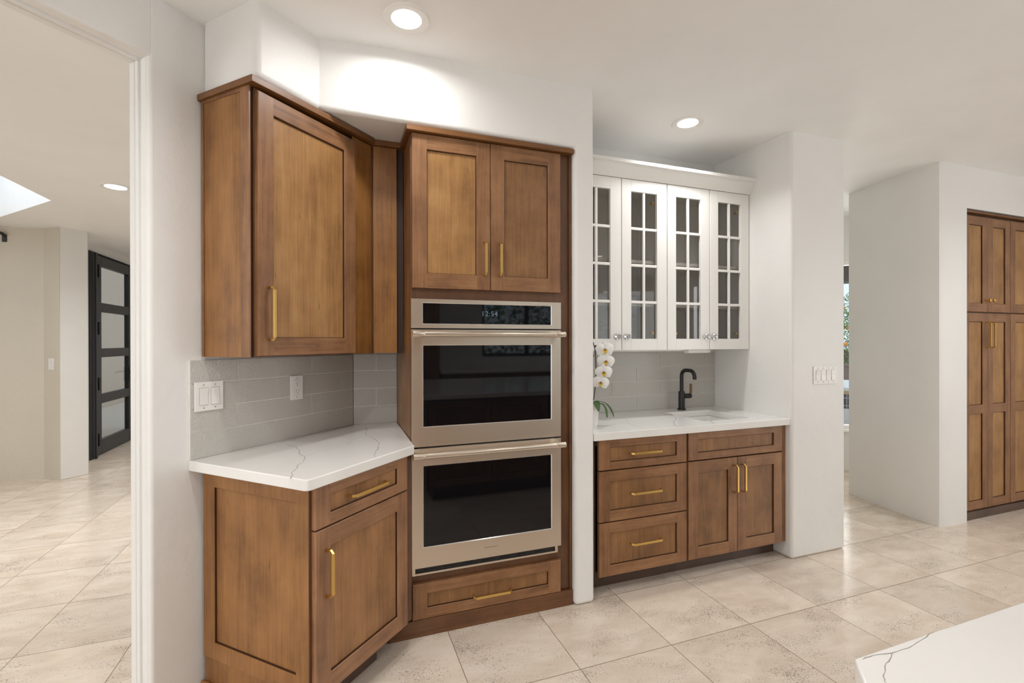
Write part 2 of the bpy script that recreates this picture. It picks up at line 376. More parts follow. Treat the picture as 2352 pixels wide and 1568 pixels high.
# niche backs, bar alcove, pier
b = MB(); b.prism([(.05, 2.775), (1.2, 2.775), (1.2, 2.95), (-.2, 2.95)], 0, 2.7); struct('wall_niche', b, WALL)
b = MB(); b.box(1.2, 2.7, 2.845, 2.96, 0, 2.7); struct('wall_bar', b, WALL)
b = MB(); b.box(2.655, 3.128, YW, 2.96, 0, 2.72); struct('wall_pier', b, WALL, bevel=.02, seg=4)
b = MB(); b.box(3.02, 3.128, 2.9, 5.6, 0, 2.7); struct('wall_passage', b, WALL)
# curved hall wall and the pantry surround
curve = [(4.125, 2.235), (4.140, 2.34), (4.158, 2.44), (4.178, 2.54), (4.200, 2.64), (4.224, 2.75), (4.254, 2.86), (4.288, 2.972)]
b = MB(); b.prism([(4.17, 2.192), (4.43, 2.192), (4.43, 2.84), (6.6, 2.84), (6.6, 2.972)]+curve[::-1]+[(4.13, 2.207)], 0, 2.347)
b.prism([(4.17, 2.192), (6.6, 2.192), (6.6, 2.972)]+curve[::-1]+[(4.13, 2.207)], 2.347, 2.72)
struct('wall_hall', b, WALL, smooth=True, ang=30)
b = MB(); b.box(6.5, 6.6, -3.4, 2.3, 0, 2.7); struct('wall_right', b, WALL)
# passage end wall with a window (frame at 135 degrees through (5.02, 3.50))
def wf(t, d): return (5.02+S*t+S*d, 3.50-S*t+S*d)
def wprism(m, t0, t1, d0, d1, z0, z1, k=0): m.prism([wf(t0, d0), wf(t1, d0), wf(t1, d1), wf(t0, d1)], z0, z1, k)
b = MB()
wprism(b, -3.2, -1.0, 0, .12, 0, 2.7); wprism(b, .8, 1.4, 0, .12, 0, 2.7); wprism(b, -1.0, .8, 0, .12, 0, .43); wprism(b, -1.0, .8, 0, .12, 2.2, 2.7)
struct('wall_passage_end', b, WALL)
b = MB()
for t0, t1, z0, z1 in ((-1.0, .8, .43, .47), (-1.0, .8, 2.15, 2.2), (-1.0, -.95, .47, 2.15), (.75, .8, .47, 2.15), (-.62, -.57, .47, 2.15)):
    wprism(b, t0, t1, .02, .09, z0, z1)
wprism(b, -1.04, .84, -.05, .02, .405, .432)
o = struct('window_1', b, WHITE, bevel=.004); 
g = MB(); wprism(g, -.95, .75, .05, .056, .47, 2.15); obj('glass_pane', g, GLASS, o)
b = MB(); wprism(b, -3.2, 1.4, -.014, 0, 0, .11); struct('baseboard_passage', b, WHITE, bevel=.004)
# back wall of the kitchen with a wide window
b = MB()
b.box(-7, -2.6, -3.4, -3.25, 0, 2.7); b.box(-2.6, 1.4, -3.4, -3.25, 2.4, 2.7); b.box(1.4, 2.3, -3.4, -3.25, 0, 2.7)
b.box(2.3, 6.6, -3.4, -3.25, 0, 1.10); b.box(2.3, 6.6, -3.4, -3.25, 2.3, 2.7)
b.box(3.95, 4.5, -3.4, -3.25, 1.1, 2.3); b.box(5.9, 6.6, -3.4, -3.25, 1.1, 2.3)
struct('wall_back', b, WALL)
b = MB()
for x0, x1 in ((2.3, 3.95), (4.5, 5.9)):
    b.box(x0, x0+.05, -3.36, -3.29, 1.1, 2.3); b.box(x1-.05, x1, -3.36, -3.29, 1.1, 2.3); b.box((x0+x1)/2-.03, (x0+x1)/2+.03, -3.36, -3.29, 1.1, 2.3)
    b.box(x0, x1, -3.36, -3.29, 1.1, 1.15); b.box(x0, x1, -3.36, -3.29, 2.25, 2.3)
o = struct('window_2', b, BLACK)
g = MB(); g.box(2.34, 3.92, -3.328, -3.322, 1.13, 2.27); g.box(4.53, 5.87, -3.328, -3.322, 1.13, 2.27); obj('glass_pane', g, GLASS, o)

# living-hall walls seen through the doorway
b = MB(); b.prism([(-2.538, 5.959), (-2.379, 6.13), (-2.60, 6.55), (-2.85, 6.55), (-2.90, 6.2), (-2.717, 6.091)], 0, 2.6); struct('wall_hall_pier', b, WALL, bevel=.008, seg=3)
b = MB(); b.prism([(-2.717, 6.091), (-2.72, 6.4), (-6.6, 6.4), (-6.6, 5.9), (-4.2, 5.96), (-3.5, 6.10), (-3.078, 6.136), (-2.86, 6.13)], 0, 2.6); struct('wall_hall_far', b, WALL_SHADE, smooth=True, ang=30)
b = MB(); b.prism([(-2.5375, 5.9575), (-2.5345, 5.961), (-2.713, 6.0945), (-2.7165, 6.0895)], 0, 2.6); struct('wall_hall_pier', b, WALL_SHADE)  # thin sheet that colours the pier's shaded side darker
b = MB(); b.box(-2.80, -2.65, 6.4, 6.84, 0, 2.6); b.box(-2.80, -2.65, 6.84, 9.3, 2.412, 2.6); b.box(-2.8, -2.65, 8.30, 9.4, 0, 2.41); struct('wall_entry', b, WALL)
b = MB(); b.box(-2.8, 1, 9.3, 9.4, 0, 2.6); struct('wall_entry_end', b, WALL)
b = MB(); b.box(.2, .3, 2.95, 9.3, 0, 2.6); struct('wall_entry_right', b, WALL)
b = MB(); b.box(-6.7, -6.55, -3.4, 6.4, 0, 2.7); struct('wall_west', b, WALL)
b = MB(); b.box(-6.7, -2.5, -3.5, -3.4, 0, 2.7); struct('wall_south', b, WALL)

# ------------------------------------------------------------------ entry door (plane x = -2.65)
FRM = plain('charcoal_metal', (.022, .024, .028, 1), .4)
b = MB(); b.box(-2.75, -2.63, 6.84, 7.02, 0, 2.41); b.box(-2.75, -2.63, 7.02, 8.3, 2.40, 2.41); b.box(-2.62, -2.60, 6.90, 6.93, 0, 2.40)
door1 = struct('door_1', b, FRM, bevel=.004)
b = MB(); x0, x1 = -2.70, -2.645
zs = [(.178, .617), (.728, 1.172), (1.28, 1.722), (1.832, 2.273)]
b.box(x0, x1, 7.03, 7.155, .01, 2.395); b.box(x0, x1, 7.975, 8.09, .01, 2.395); b.box(x0, x1, 7.155, 7.975, .01, .178)
for (a, c), (d, e) in zip(zs[:-1], zs[1:]): b.box(x0, x1, 7.155, 7.975, c, d)
b.box(x0, x1, 7.155, 7.975, 2.273, 2.395)
leaf = obj('door_leaf', b, FRM, door1, bevel=.005)
for a, c in zs:
    g = MB(); g.box(-2.676, -2.67, 7.155, 7.975, a, c); obj('glass_pane', g, GLASS, leaf)
b = MB()
for z in (2.20, 1.52, .86, .20): b.box(-2.645, -2.615, 7.015, 7.055, z-.075, z+.075)
obj('hinge', b, BLACK, door1, bevel=.004)
b = MB(); b.tube([(-2.64, 7.99, .955), (-2.60, 7.99, .955), (-2.595, 7.97, .955), (-2.595, 7.90, .96), (-2.597, 7.84, .945)], .011); b.box(-2.646, -2.638, 7.965, 8.015, .83, 1.02)
obj('lever_handle', b, BLACK, leaf)
STUCCO = plaster('tan_stucco', (.52, .42, .33, 1), .9, .8)
b = MB(); b.box(-4.6, -4.5, 6.5, 26, -.2, 3.2); tag(obj('courtyard_wall', b, STUCCO), 'tan stucco wall seen outside through the black glazed entry door', 'wall')
b = MB(); b.box(-4.5, -2.80, 6.5, 26, -.1, -.01); tag(obj('courtyard_paving', b, plain('pale_gravel', (.55, .5, .44, 1), .9)), 'pale ground outside the black glazed entry door', 'paving')

# ------------------------------------------------------------------ cabinet parts (front faces -y of their frame)
def shaker(x0, x1, z0, z1, yf, rail=.067, t=.02, mids=(), railh=None):
    m = MB(); c = .002; ra = railh or rail; yb = yf+t
    xa, xb = x0+rail, x1-rail
    # outer chamfer and sides
    o = [(x0, z0), (x1, z0), (x1, z1), (x0, z1)]; q = [(x0+c, z0+c), (x1-c, z0+c), (x1-c, z1-c), (x0+c, z1-c)]
    for k in range(4):
        j = (k+1) % 4
        m.poly([(o[k][0], yf+c, o[k][1]), (o[j][0], yf+c, o[j][1]), (q[j][0], yf, q[j][1]), (q[k][0], yf, q[k][1])], 0)
        m.poly([(o[k][0], yf+c, o[k][1]), (o[j][0], yf+c, o[j][1]), (o[j][0], yb, o[j][1]), (o[k][0], yb, o[k][1])], 0)
    m.poly([(x, yb, z) for x, z in o], 0)
    m.poly([(x0+c, yf, z0+c), (xa, yf, z0+c), (xa, yf, z1-c), (x0+c, yf, z1-c)], 0)
    m.poly([(xb, yf, z0+c), (x1-c, yf, z0+c), (x1-c, yf, z1-c), (xb, yf, z1-c)], 0)
    ops = []; lo = z0+ra
    for mz in mids: ops.append((lo, mz-ra/2)); lo = mz+ra/2
    ops.append((lo, z1-ra))
    zz = z0+c
    for a, e in ops+[(z1-c, None)]:
        m.poly([(xa, yf, zz), (xb, yf, zz), (xb, yf, a), (xa, yf, a)], 1); zz = e
    for a, e in ops:
        p0 = [(xa, a), (xb, a), (xb, e), (xa, e)]
        d1, d2 = .0025, .005
        p1 = [(xa+d1, a+d1), (xb-d1, a+d1), (xb-d1, e-d1), (xa+d1, e-d1)]
        p2 = [(xa+d2, a+d2), (xb-d2, a+d2), (xb-d2, e-d2), (xa+d2, e-d2)]
        for k in range(4):
            j = (k+1) % 4
            m.poly([(p0[k][0], yf, p0[k][1]), (p0[j][0], yf, p0[j][1]), (p1[j][0], yf+.003, p1[j][1]), (p1[k][0], yf+.003, p1[k][1])], 1 if k in (0, 2) else 0)
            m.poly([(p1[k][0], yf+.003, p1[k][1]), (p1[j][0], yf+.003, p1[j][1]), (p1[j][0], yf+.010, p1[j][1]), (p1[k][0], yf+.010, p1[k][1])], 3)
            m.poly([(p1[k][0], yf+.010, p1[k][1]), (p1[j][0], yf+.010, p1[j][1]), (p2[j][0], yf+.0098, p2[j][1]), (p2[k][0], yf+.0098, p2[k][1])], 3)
        m.poly([(x, yf+.0098, z) for x, z in p2], 2)
    return m
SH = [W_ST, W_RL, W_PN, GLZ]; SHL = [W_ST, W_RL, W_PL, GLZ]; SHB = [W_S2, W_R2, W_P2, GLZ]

def pull(length, vertical, c, yf, h=.034, w=.010):
    """square bar pull with chamfered shoulders; c = centre (x, z)"""
    m = MB(); L = length/2; t = .009; ch = .013
    out = [(-L, 0), (-L, h-ch), (-L+ch, h), (L-ch, h), (L, h-ch), (L, 0)]
    inn = [(-L+t, 0), (-L+t, h-ch-.002), (-L+ch+.003, h-t), (L-ch-.003, h-t), (L-t, h-ch-.002), (L-t, 0)]
    def P(u, d, s):
        return (c[0]+s, yf-d, c[1]+u) if vertical else (c[0]+u, yf-d, c[1]+s)
    for k in range(5):
        a, b_, d, e = out[k], out[k+1], inn[k+1], inn[k]
        ww = w/2 if k != 2 else w/2+.0012
        i = len(m.v)
        for s in (-ww, ww): m.v += [P(*a, s), P(*b_, s), P(*d, s), P(*e, s)]
        for q in ((0, 1, 2, 3), (7, 6, 5, 4), (0, 4, 5, 1), (1, 5, 6, 2), (2, 6, 7, 3), (3, 7, 4, 0)): m.f.append([i+x for x in q]); m.m.append(0)
    return m

def carcass(x0, x1, y0, y1, z0, z1, top=True, t=.018, shelf=()):
    m = MB(); m.box(x0, x0+t, y0, y1, z0, z1); m.box(x1-t, x1, y0, y1, z0, z1); m.box(x0+t, x1-t, y1-t, y1, z0, z1); m.box(x0+t, x1-t, y0, y1-t, z0, z0+t)
    if top: m.box(x0+t, x1-t, y0, y1-t, z1-t, z1)
    for s_ in shelf: m.box(x0+t, x1-t, y0, y1-t, s_, s_+t)
    return m

# ------------------------------------------------------------------ angled upper cabinet
o = (1.20, 1.88, 1.30)
up_ = thing('upper_cabinet', 'stained wooden upper cabinet hung on the angled wall above the grey tiles', 'cabinet', LF(*o), R45)
UF, UD = 1.611, 1.591
obj('body', carcass(1.212, 1.86, UF+.02, 1.882, 1.301, 2.292), W_FR, up_, o)
b = MB()   # face frame, its edge strip coloured as the shade beside the door
b.box(1.2135, 1.236, UF, UF+.02, 1.301, 2.30); b.box(1.200, 1.2135, UF+.006, UF+.02, 1.301, 2.30, 1); b.box(1.720, 1.850, UF, UF+.02, 1.301, 2.30); b.box(1.236, 1.72, UF, UF+.02, 1.301, 1.33); b.box(1.236, 1.72, UF, UF+.02, 2.27, 2.30)
obj('face_frame', b, [W_FR, GAP], up_, o, bevel=.001)
b = MB(); b.box(1.716, 1.838, UF-.006, UF, 1.301, 2.312); obj('filler_stile', b, W_EN, up_, o, bevel=.001)
b = MB(); b.box(1.838, 1.851, UF-.009, UF, 1.301, 2.312); obj('corner_bead', b, W_FR, up_, o, bevel=.001)
b = MB()   # end panel: frame with a flush recessed field
b.box(1.1925, 1.200, UF-.002, 1.655, 1.301, 2.30); b.box(1.1965, 1.212, 1.655, 1.870, 1.301, 2.30, 1); b.box(1.1925, 1.212, 1.870, 1.882, 1.301, 2.30); b.box(1.193, 1.2, 1.655, 1.870, 2.285, 2.30)
obj('end_panel', b, [W_ST, W_EN], up_, o, bevel=.001)
dr = obj('door', shaker(1.217, 1.719, 1.306, 2.288, UD, .066), SHL, up_, o)
obj('handle', pull(.205, True, (1.261, 1.465), UD), BRASS, dr, o, bevel=.0008)
# facing panel turning square to the oven wall + dark strip painted as the shadow next to it
p0 = (S*(1.85-UF), S*(1.85+UF))   # (0.169, 2.447)
b = MB(); yy = 2.447; b.box(p0[0]+.002, .290, yy, yy+.018, 1.301, 2.318); b.box(.290, .324, yy+.016, yy+.03, 1.301, 2.318, 1)
m4 = Matrix.Rotation(-R45, 4, 'Z') @ Matrix.Translation(-Vector(LF(*o)))
b.v = [tuple(m4 @ Vector(v)) for v in b.v]; obj('facing_panel', b, [W_EN, GAP], up_, bevel=.001)
# crown: flat cap board
def zcr(base): return lambda a, y: base+.038*min(.65, max(0, (S*(a-y)+.48)))
b = MB()
ins = [(1.182, 1.892), (1.182, 1.584), (1.842, 1.584)]
cx = [(1.182, 1.890), (1.182, 1.578), (1.833, 1.578)]
q1 = (.167+.003, 2.420)
def inv(x, y): return (S*(x+y), S*(y-x))
cx += [inv(.178, 2.427), inv(.321, 2.427), inv(.321, 2.50), inv(.19, 2.50), (1.86, 1.64), (1.22, 1.64), (1.22, 1.890)]
b.prism(cx, zcr(2.294), zcr(2.319)); obj('crown_molding', b, W_CR, up_, o, bevel=.002)

# ------------------------------------------------------------------ angled base cabinet
o = (1.19, 1.88, 0)
bs = thing('base_cabinet', 'stained wooden base cabinet with one drawer and one door beside the ovens', 'cabinet', LF(*o), R45)
BF, BD = 1.312, 1.292
ztop = .8655
pts = [(1.215, BF+.02), (1.735, BF+.02), inv(.319, 2.17), inv(.319, 2.755), (1.96, 1.875), (1.215, 1.875)]
b = MB(); b.prism(pts, .115, ztop); obj('body', b, W_FR, bs, o)
b = MB(); b.box(1.1915, 1.236, BF, BF+.02, .115, ztop); b.prism([(1.70, BF), (1.748, BF), inv(.319, 2.17), (1.70, BF+.02)], .115, ztop); b.box(1.236, 1.70, BF, BF+.02, .845, ztop); b.box(1.236, 1.70, BF, BF+.02, .69, .73); b.box(1.236, 1.70, BF, BF+.02, .115, .145)
obj('face_frame', b, W_FR, bs, o, bevel=.001)
# end panel (in the plane a = 1.191) built as a shaker panel turned to face -a
m = shaker(-1.875, -(BF+.001), .139, ztop, 0, .0625, .018, railh=.0625)
def turn(v): return (1.191+v[1], -v[0], v[2])
m.v = [turn(v) for v in m.v]
obj('end_panel', m, [W_EN, W_EN, W_EN, GLZ], bs, o)
b = MB(); b.box(1.199, 1.215, BF+.09, 1.875, 0, .139); b.box(1.215, 1.62, BF+.075, BF+.09, 0, .115); pass
obj('toe_kick', b, [W_TK], bs, o, bevel=.002)
b = MB(); b.box(1.1965, 1.199, BF+.09, 1.875, 0, .139); obj('plinth_panel', b, W_EN, bs, o)
b = MB(); b.box(1.184, 1.1964, BF+.09, 1.885, 0, .042); obj('shoe_molding', b, W_EN, bs, o, bevel=.004)
d = obj('drawer', shaker(1.203, 1.709, .714, .864, BD, .066, railh=.04), SHB, bs, o)
obj('handle', pull(.205, False, (1.455, .791), BD), BRASS, d, o, bevel=.0008)
d = obj('door', shaker(1.203, 1.709, .125, .708, BD, .066), SHB, bs, o)
obj('handle', pull(.170, True, (1.249, .552), BD), BRASS, d, o, bevel=.0008)

# ------------------------------------------------------------------ counters with veins
def vein_strip(m, pts, z, wd, mi):
    n = len(pts)
    jit = []
    for k in range(n-1):
        a, c = Vector(pts[k]), Vector(pts[k+1]); jit.append(a)
        d = (c-a); nn = Vector((-d.y, d.x))
        for f in (.33, .66): jit.append(a+d*f+nn*random.uniform(-.06, .06))
    jit.append(Vector(pts[-1])); L_ = []; R_ = []
    for k, p in enumerate(jit):
        d = (jit[min(k+1, len(jit)-1)]-jit[max(k-1, 0)]).normalized(); nn = Vector((-d.y, d.x)); w_ = wd*random.uniform(.35, 1.0)*(.3 if k in (0, len(jit)-1) else 1)
        L_.append(p+nn*w_/2); R_.append(p-nn*w_/2)
    for k in range(len(jit)-1):
        m.poly([(*L_[k], z), (*R_[k], z), (*R_[k+1], z), (*L_[k+1], z)], mi)
v1 = [(-0.25, 2.444), (-0.22, 2.387), (-0.19, 2.315), (-0.157, 2.257), (-0.139, 2.182), (-0.141, 2.166), (-0.124, 2.088), (-0.111, 2.057), (-0.112, 2.018), (-0.121, 1.952), (-0.131, 1.936), (-0.129, 1.897), (-0.136, 1.851), (-0.142, 1.83), (-0.138, 1.778), (-0.141, 1.741)]
v2 = [(0.15, 2.653), (0.153, 2.561), (0.141, 2.504), (0.146, 2.41), (0.169, 2.347), (0.18, 2.271), (0.181, 2.193), (0.17, 2.107), (0.154, 2.054), (0.147, 2.002), (0.148, 1.948)]
v2b = [(0.13, 2.405), (0.089, 2.367), (0.068, 2.293), (0.052, 2.242), (0.024, 2.216), (-0.028, 2.165), (-0.091, 2.099), (-0.108, 2.068)]
v3 = [(0.216, 2.588), (0.25, 2.537), (0.276, 2.429), (0.286, 2.346), (0.311, 2.262)]
r = .018
ctr = lf([(1.146+r, 1.268)]) + lf([(1.700, 1.268)]) + [(.324, 2.118), (.326, 2.763), (.095, 2.763)] + lf([(1.150, 1.8915), (1.146, 1.8915), (1.146, 1.268+r), (1.151, 1.273)])
def ctop(name, pts, z0, z1, veins, label, org):
    # quartz slab; veins are inlaid in the top face
    b = MB(); b.prism(pts, z0, z1)
    o_ = obj(name, b, [QUARTZ], o=org, bevel=.004, seg=3); o_.location = org
    for p, wd, mi in veins:
        v = MB(); vein_strip(v, p, z1+.0003, wd, mi); obj('vein', v, [VEIN, VEINF], o_, o=org)
    return tag(o_, label, 'countertop')
ctop('countertop', ctr, .866, .905, [(v1, .0032, 0), (v2, .0032, 0), (v2b, .003, 1), (v3, .002, 1)], 'white quartz countertop with a clipped corner beside the double oven', (-.1, 2.2, .866))

# ------------------------------------------------------------------ tiled backsplashes
def tiles(name, x0, x1, z0, rows, pitch, zt, joints, yf, label, org, rz, gap=.0036):
    t = thing(name, label, 'backsplash', org[3] if len(org) > 3 else org, rz)
    oo = org[:3]
    g = MB(); g.box(x0, x1, yf+.003, yf+.0085, z0, zt); obj('grout', g, GROUT, t, oo)
    m = MB()
    for k in range(rows):
        za = z0+pitch*k; zb = min(zt, za+pitch); xs = [x0]+[j for j in joints[k % 2] if x0+.01 < j < x1-.01]+[x1]
        for a, c in zip(xs[:-1], xs[1:]):
            m.box(a+gap/2, c-gap/2, yf, yf+.008, za+gap/2, zb-gap/2)
    obj('tile_field', m, TILE, t, oo, bevel=.0015, seg=2)
    return t
oo = (1.15, 1.883, .905)
tiles('tile_backsplash', 1.148, 2.015, .9055, 4, .0972, 1.289, [[1.537, 1.925], [1.34, 1.73]], 1.883, 'grey glazed tile backsplash on the angled wall under the wooden upper cabinet', oo+(LF(*oo),), R45)
oo = (.09, 2.755, .905)
tiles('tile_backsplash', .095, .326, .9055, 4, .0972, 1.289, [[], [.212]], 2.758, 'narrow grey tile backsplash in the corner next to the oven cabinet', oo, 0)
oo = (1.28, 2.835, .875)
tiles('tile_backsplash', 1.268, 2.654, .8755, 4, .1003, 1.279, [[1.57, 1.964, 2.357], [1.373, 1.767, 2.161, 2.556]], 2.835, 'grey glazed tile backsplash behind the bar sink and black faucet', oo, 0)

# ------------------------------------------------------------------ switches and outlet (face -y)
def plate(name, label, cat, x, y, z, w_, h_, gangs, loc_world, rz, kind='switch', kids=True):
    t = thing(name, label, cat, loc_world, rz)
    b = MB(); b.box(-w_/2, w_/2, -.006, 0, -h_/2, h_/2); obj('cover_plate', b, PLATE, t, bevel=.002)
    step = .046
    for g in range(gangs):
        cx_ = (g-(gangs-1)/2)*step
        if kind == 'switch':
            b = MB(); b.box(cx_-.0175, cx_+.0175, -.0066, -.0055, -.0345, .0345, 1)
            z_ = [-.033, 0, .033]; up2 = g % 2
            i = len(b.v)
            prof = [(-.033, -.0105), (0, -.0075), (.033, -.0078)] if up2 else [(-.033, -.0078), (0, -.0075), (.033, -.0105)]
            for zz_, yy_ in prof: b.v += [(cx_-.016, yy_, zz_), (cx_+.016, yy_, zz_)]
            for zz_ in (-.033, .033): b.v += [(cx_-.016, -.006, zz_), (cx_+.016, -.006, zz_)]
            b.f += [[i, i+1, i+3, i+2], [i+2, i+3, i+5, i+4], [i, i+6, i+7, i+1], [i+4, i+5, i+9, i+8], [i, i+2, i+4, i+8, i+6], [i+1, i+7, i+9, i+5, i+3]]; b.m += [0]*6
            obj('rocker', b, [PLATE, PLATE_D], t)
        else:
            b = MB(); b.box(cx_-.0175, cx_+.0175, -.0066, -.0055, -.0345, .0345, 1); b.box(cx_-.0165, cx_+.0165, -.0085, -.006, -.0335, .0335)
            for s_ in (-.018, .018):
                for q, hh in ((-.006, .004), (.006, .0032)): b.box(cx_+q-.0009, cx_+q+.0009, -.0088, -.0084, s_+.004-hh, s_+.004+hh, 2)
                b.lathe([(.0022, -.0088), (.0022, -.0084)], (cx_, 0, s_-.007), 'y', 10, 2)
            obj('receptacle', b, [PLATE, PLATE_D, BLACK], t)
        for s_ in (-.045, .045):
            b = MB(); b.lathe([(.003, -.0075), (.003, -.006)], (cx_, 0, s_), 'y', 12); obj('screw', b, PLATE_D, t)
    return t
plate('switch_plate', 'double rocker light switch plate on the grey tiles near the doorway', 'light switch', 0, 0, 0, .114, .114, 2, LF(1.219, 1.8828, 1.146), R45)
plate('outlet', 'single white power outlet in the middle of the angled tile wall', 'outlet', 0, 0, 0, .070, .114, 1, LF(1.637, 1.8828, 1.142), R45, 'outlet')
plate('switch_plate', 'four-gang light switch plate on the plaster pier right of the bar', 'light switch', 0, 0, 0, .208, .114, 4, (2.94, 2.1918, 1.139), 0)
hall_sw = plate('switch_plate', 'small single light switch on the far hall wall seen through the doorway', 'light switch', 0, 0, 0, .070, .114, 1, (-2.632, 6.029, 1.14), math.atan2(-.132, .179))

# ------------------------------------------------------------------ tall oven cabinet
o = (.33, 2.235, 0)
tl = thing('oven_cabinet', 'tall stained wooden cabinet housing the double oven', 'cabinet', o)
b = MB(); t_ = .018; XL, XR = .327, 1.1475
b.box(XL, XL+t_, 2.24, 2.77, .0, 2.315); b.box(XR-t_, XR, 2.24, 2.77, 0, 2.315); b.box(XL+t_, XR-t_, 2.752, 2.77, 0, 2.315)
for z in (.062, .262, 1.575, 2.297): b.box(XL+t_, XR-t_, 2.25, 2.752, z, z+t_)
obj('body', b, W_EN, tl, o)
b = MB(); FY = 2.235
b.box(.3245, .352, FY, FY+.02, .078, 2.316); b.box(1.06, 1.148, FY, FY+.02, .078, 2.316); b.box(.352, 1.06, FY, FY+.02, 1.555, 1.625); b.box(.352, 1.06, FY, FY+.02, 2.29, 2.316)
b.box(.352, 1.06, FY, FY+.02, .243, .284); b.box(.352, 1.06, FY, FY+.02, .078, .095)
obj('face_frame', b, [W_FR], tl, o, bevel=.001)
b = MB(); b.box(1.1345, 1.1485, FY-.012, FY, .078, 2.316); obj('scribe_strip', b, W_FR, tl, o, bevel=.001)
b = MB(); b.box(.225, 1.149, 2.215, 2.233, .0, .078); obj('base_board', b, W_FH, tl, o, bevel=.002)
d = obj('door', shaker(.331, .7055, 1.605, 2.314, 2.215, .067), SHL, tl, o); obj('handle', pull(.165, True, (.676, 1.756), 2.215), BRASS, d, o, bevel=.0008)
d = obj('door', shaker(.7085, 1.082, 1.605, 2.314, 2.215, .068), SH, tl, o); obj('handle', pull(.165, True, (.752, 1.757), 2.215), BRASS, d, o, bevel=.0008)
d = obj('drawer', shaker(.329, 1.080, .080, .243, 2.215, .068, railh=.046), SH, tl, o); obj('handle', pull(.195, False, (.7095, .1445), 2.215), BRASS, d, o, bevel=.0008)
b = MB(); b.prism([(.304, 2.193), (1.1485, 2.193), (1.1485, 2.30), (.34, 2.30), (.324, 2.50), (.304, 2.50)], 2.3165, 2.341); obj('crown_molding', b, W_CR, tl, o, bevel=.002)

# ------------------------------------------------------------------ double oven
o = (.70, 2.213, .283)
ov = thing('double_oven', 'stainless steel double wall oven with black glass doors', 'oven', o)
F = 2.211
b = MB(); b.box(.354, 1.058, 2.24, 2.70, .30, 1.54); obj('chassis', b, OVDARK, ov, o)
b = MB(); b.box(.352, 1.056, 2.222, 2.24, .30, 1.55); obj('inner_frame', b, OVDARK, ov, o)
def ring(x0, x1, z0, z1, a0, a1, c0, c1, yf, yb, lip=.003):
    m = MB(); O = [(x0, z0), (x1, z0), (x1, z1), (x0, z1)]; I = [(a0, c0), (a1, c0), (a1, c1), (a0, c1)]; e = .0035
    J = [(a0+e, c0+e), (a1-e, c0+e), (a1-e, c1-e), (a0+e, c1-e)]
    for k in range(4):
        j = (k+1) % 4
        m.poly([(O[k][0], yf, O[k][1]), (O[j][0], yf, O[j][1]), (I[j][0], yf, I[j][1]), (I[k][0], yf, I[k][1])])
        m.poly([(O[k][0], yf, O[k][1]), (O[j][0], yf, O[j][1]), (O[j][0], yb, O[j][1]), (O[k][0], yb, O[k][1])])
        m.poly([(I[k][0], yf, I[k][1]), (I[j][0], yf, I[j][1]), (J[j][0], yf+lip, J[j][1]), (J[k][0], yf+lip, J[k][1])], 1)
        m.poly([(J[k][0], yf+lip, J[k][1]), (J[j][0], yf+lip, J[j][1]), (J[j][0], yf+.008, J[j][1]), (J[k][0], yf+.008, J[k][1])], 1)
        m.poly([(O[k][0], yb, O[k][1]), (O[j][0], yb, O[j][1]), (J[j][0], yb, J[j][1]), (J[k][0], yb, J[k][1])])
    return m
cp = obj('control_panel', ring(.325, 1.081, 1.4205, 1.555, .376, 1.029, 1.438, 1.539, F, F+.024), [STEEL, CHROME], ov, o)
b = MB(); b.box(.3775, 1.0275, F+.004, F+.010, 1.4395, 1.5375); dg = obj('display_glass', b, OVGLASS, cp, o)
def text(name, s_, size, loc, mat, parent, org, sx=1, spacing=1, rx=PI/2):
    cu = bpy.data.curves.new(name, 'FONT'); cu.body = s_; cu.size = size; cu.align_x = 'CENTER'; cu.align_y = 'CENTER'; cu.extrude = .0002; cu.space_character = spacing; cu.resolution_u = 3
    ob = bpy.data.objects.new(name, cu); C.objects.link(ob); bpy.context.view_layer.update()
    me = bpy.data.meshes.new_from_object(ob); bpy.data.objects.remove(ob)
    me.materials.append(mat); o2 = bpy.data.objects.new(name, me); C.objects.link(o2); o2.parent = parent
    o2.location = [l-q for l, q in zip(loc, org)]; o2.rotation_euler = (rx, 0, 0); o2.scale = (sx, 1, 1)
    return o2
text('clock_digits', '12:54', .034, (.701, F+.0036, 1.4905), DIGITS, cp, o, 1.0, 1.12)
def odoor(z0, z1, w0, w1, brand=False):
    d = obj('oven_door', ring(.3265, 1.0795, z0, z1, .377, 1.0285, w0, w1, F, F+.02), [STEEL, CHROME], ov, o)
    b = MB(); b.box(.380, 1.0255, F+.005, F+.012, w0+.003, w1-.003); obj('window', b, OVGLASS, d, o)
    zc = z1-.022
    b = MB(); b.lathe([(.0125, .36), (.0125, 1.04)], (0, 2.150, zc), 'x', 28); 
    b.lathe([(.0125, .322), (.0140, .3235), (.0140, .374), (.0128, .376)], (0, 2.150, zc), 'x', 28); b.lathe([(.0128, 1.022), (.0140, 1.024), (.0140, 1.0735), (.0125, 1.075)], (0, 2.150, zc), 'x', 28)
    h = obj('handle', b, STEEL, d, o, smooth=True, ang=35)
    b = MB(); b.box(.334, .366, 2.152, F, zc-.010, zc+.010); obj('handle_bracket', b, STEEL, h, o, bevel=.002)
    b = MB(); b.box(1.03, 1.062, 2.152, F, zc-.010, zc+.010); obj('handle_bracket', b, STEEL, h, o, bevel=.002)
    b = MB(); b.lathe([(.010, .3214), (.010, .3222)], (0, 2.150, zc), 'x', 20); obj('end_badge', b, BRASS, h, o)
    if brand: text('brand_lettering', 'MONOGRAM', .0096, (.7045, F-.0001, .3665), plain('engraved_grey', (.12, .11, .10, 1), .5), d, o, 1.0, 1.25)
odoor(.8745, 1.4135, .963, 1.3435)
odoor(.318, .8665, .4085, .787, True)
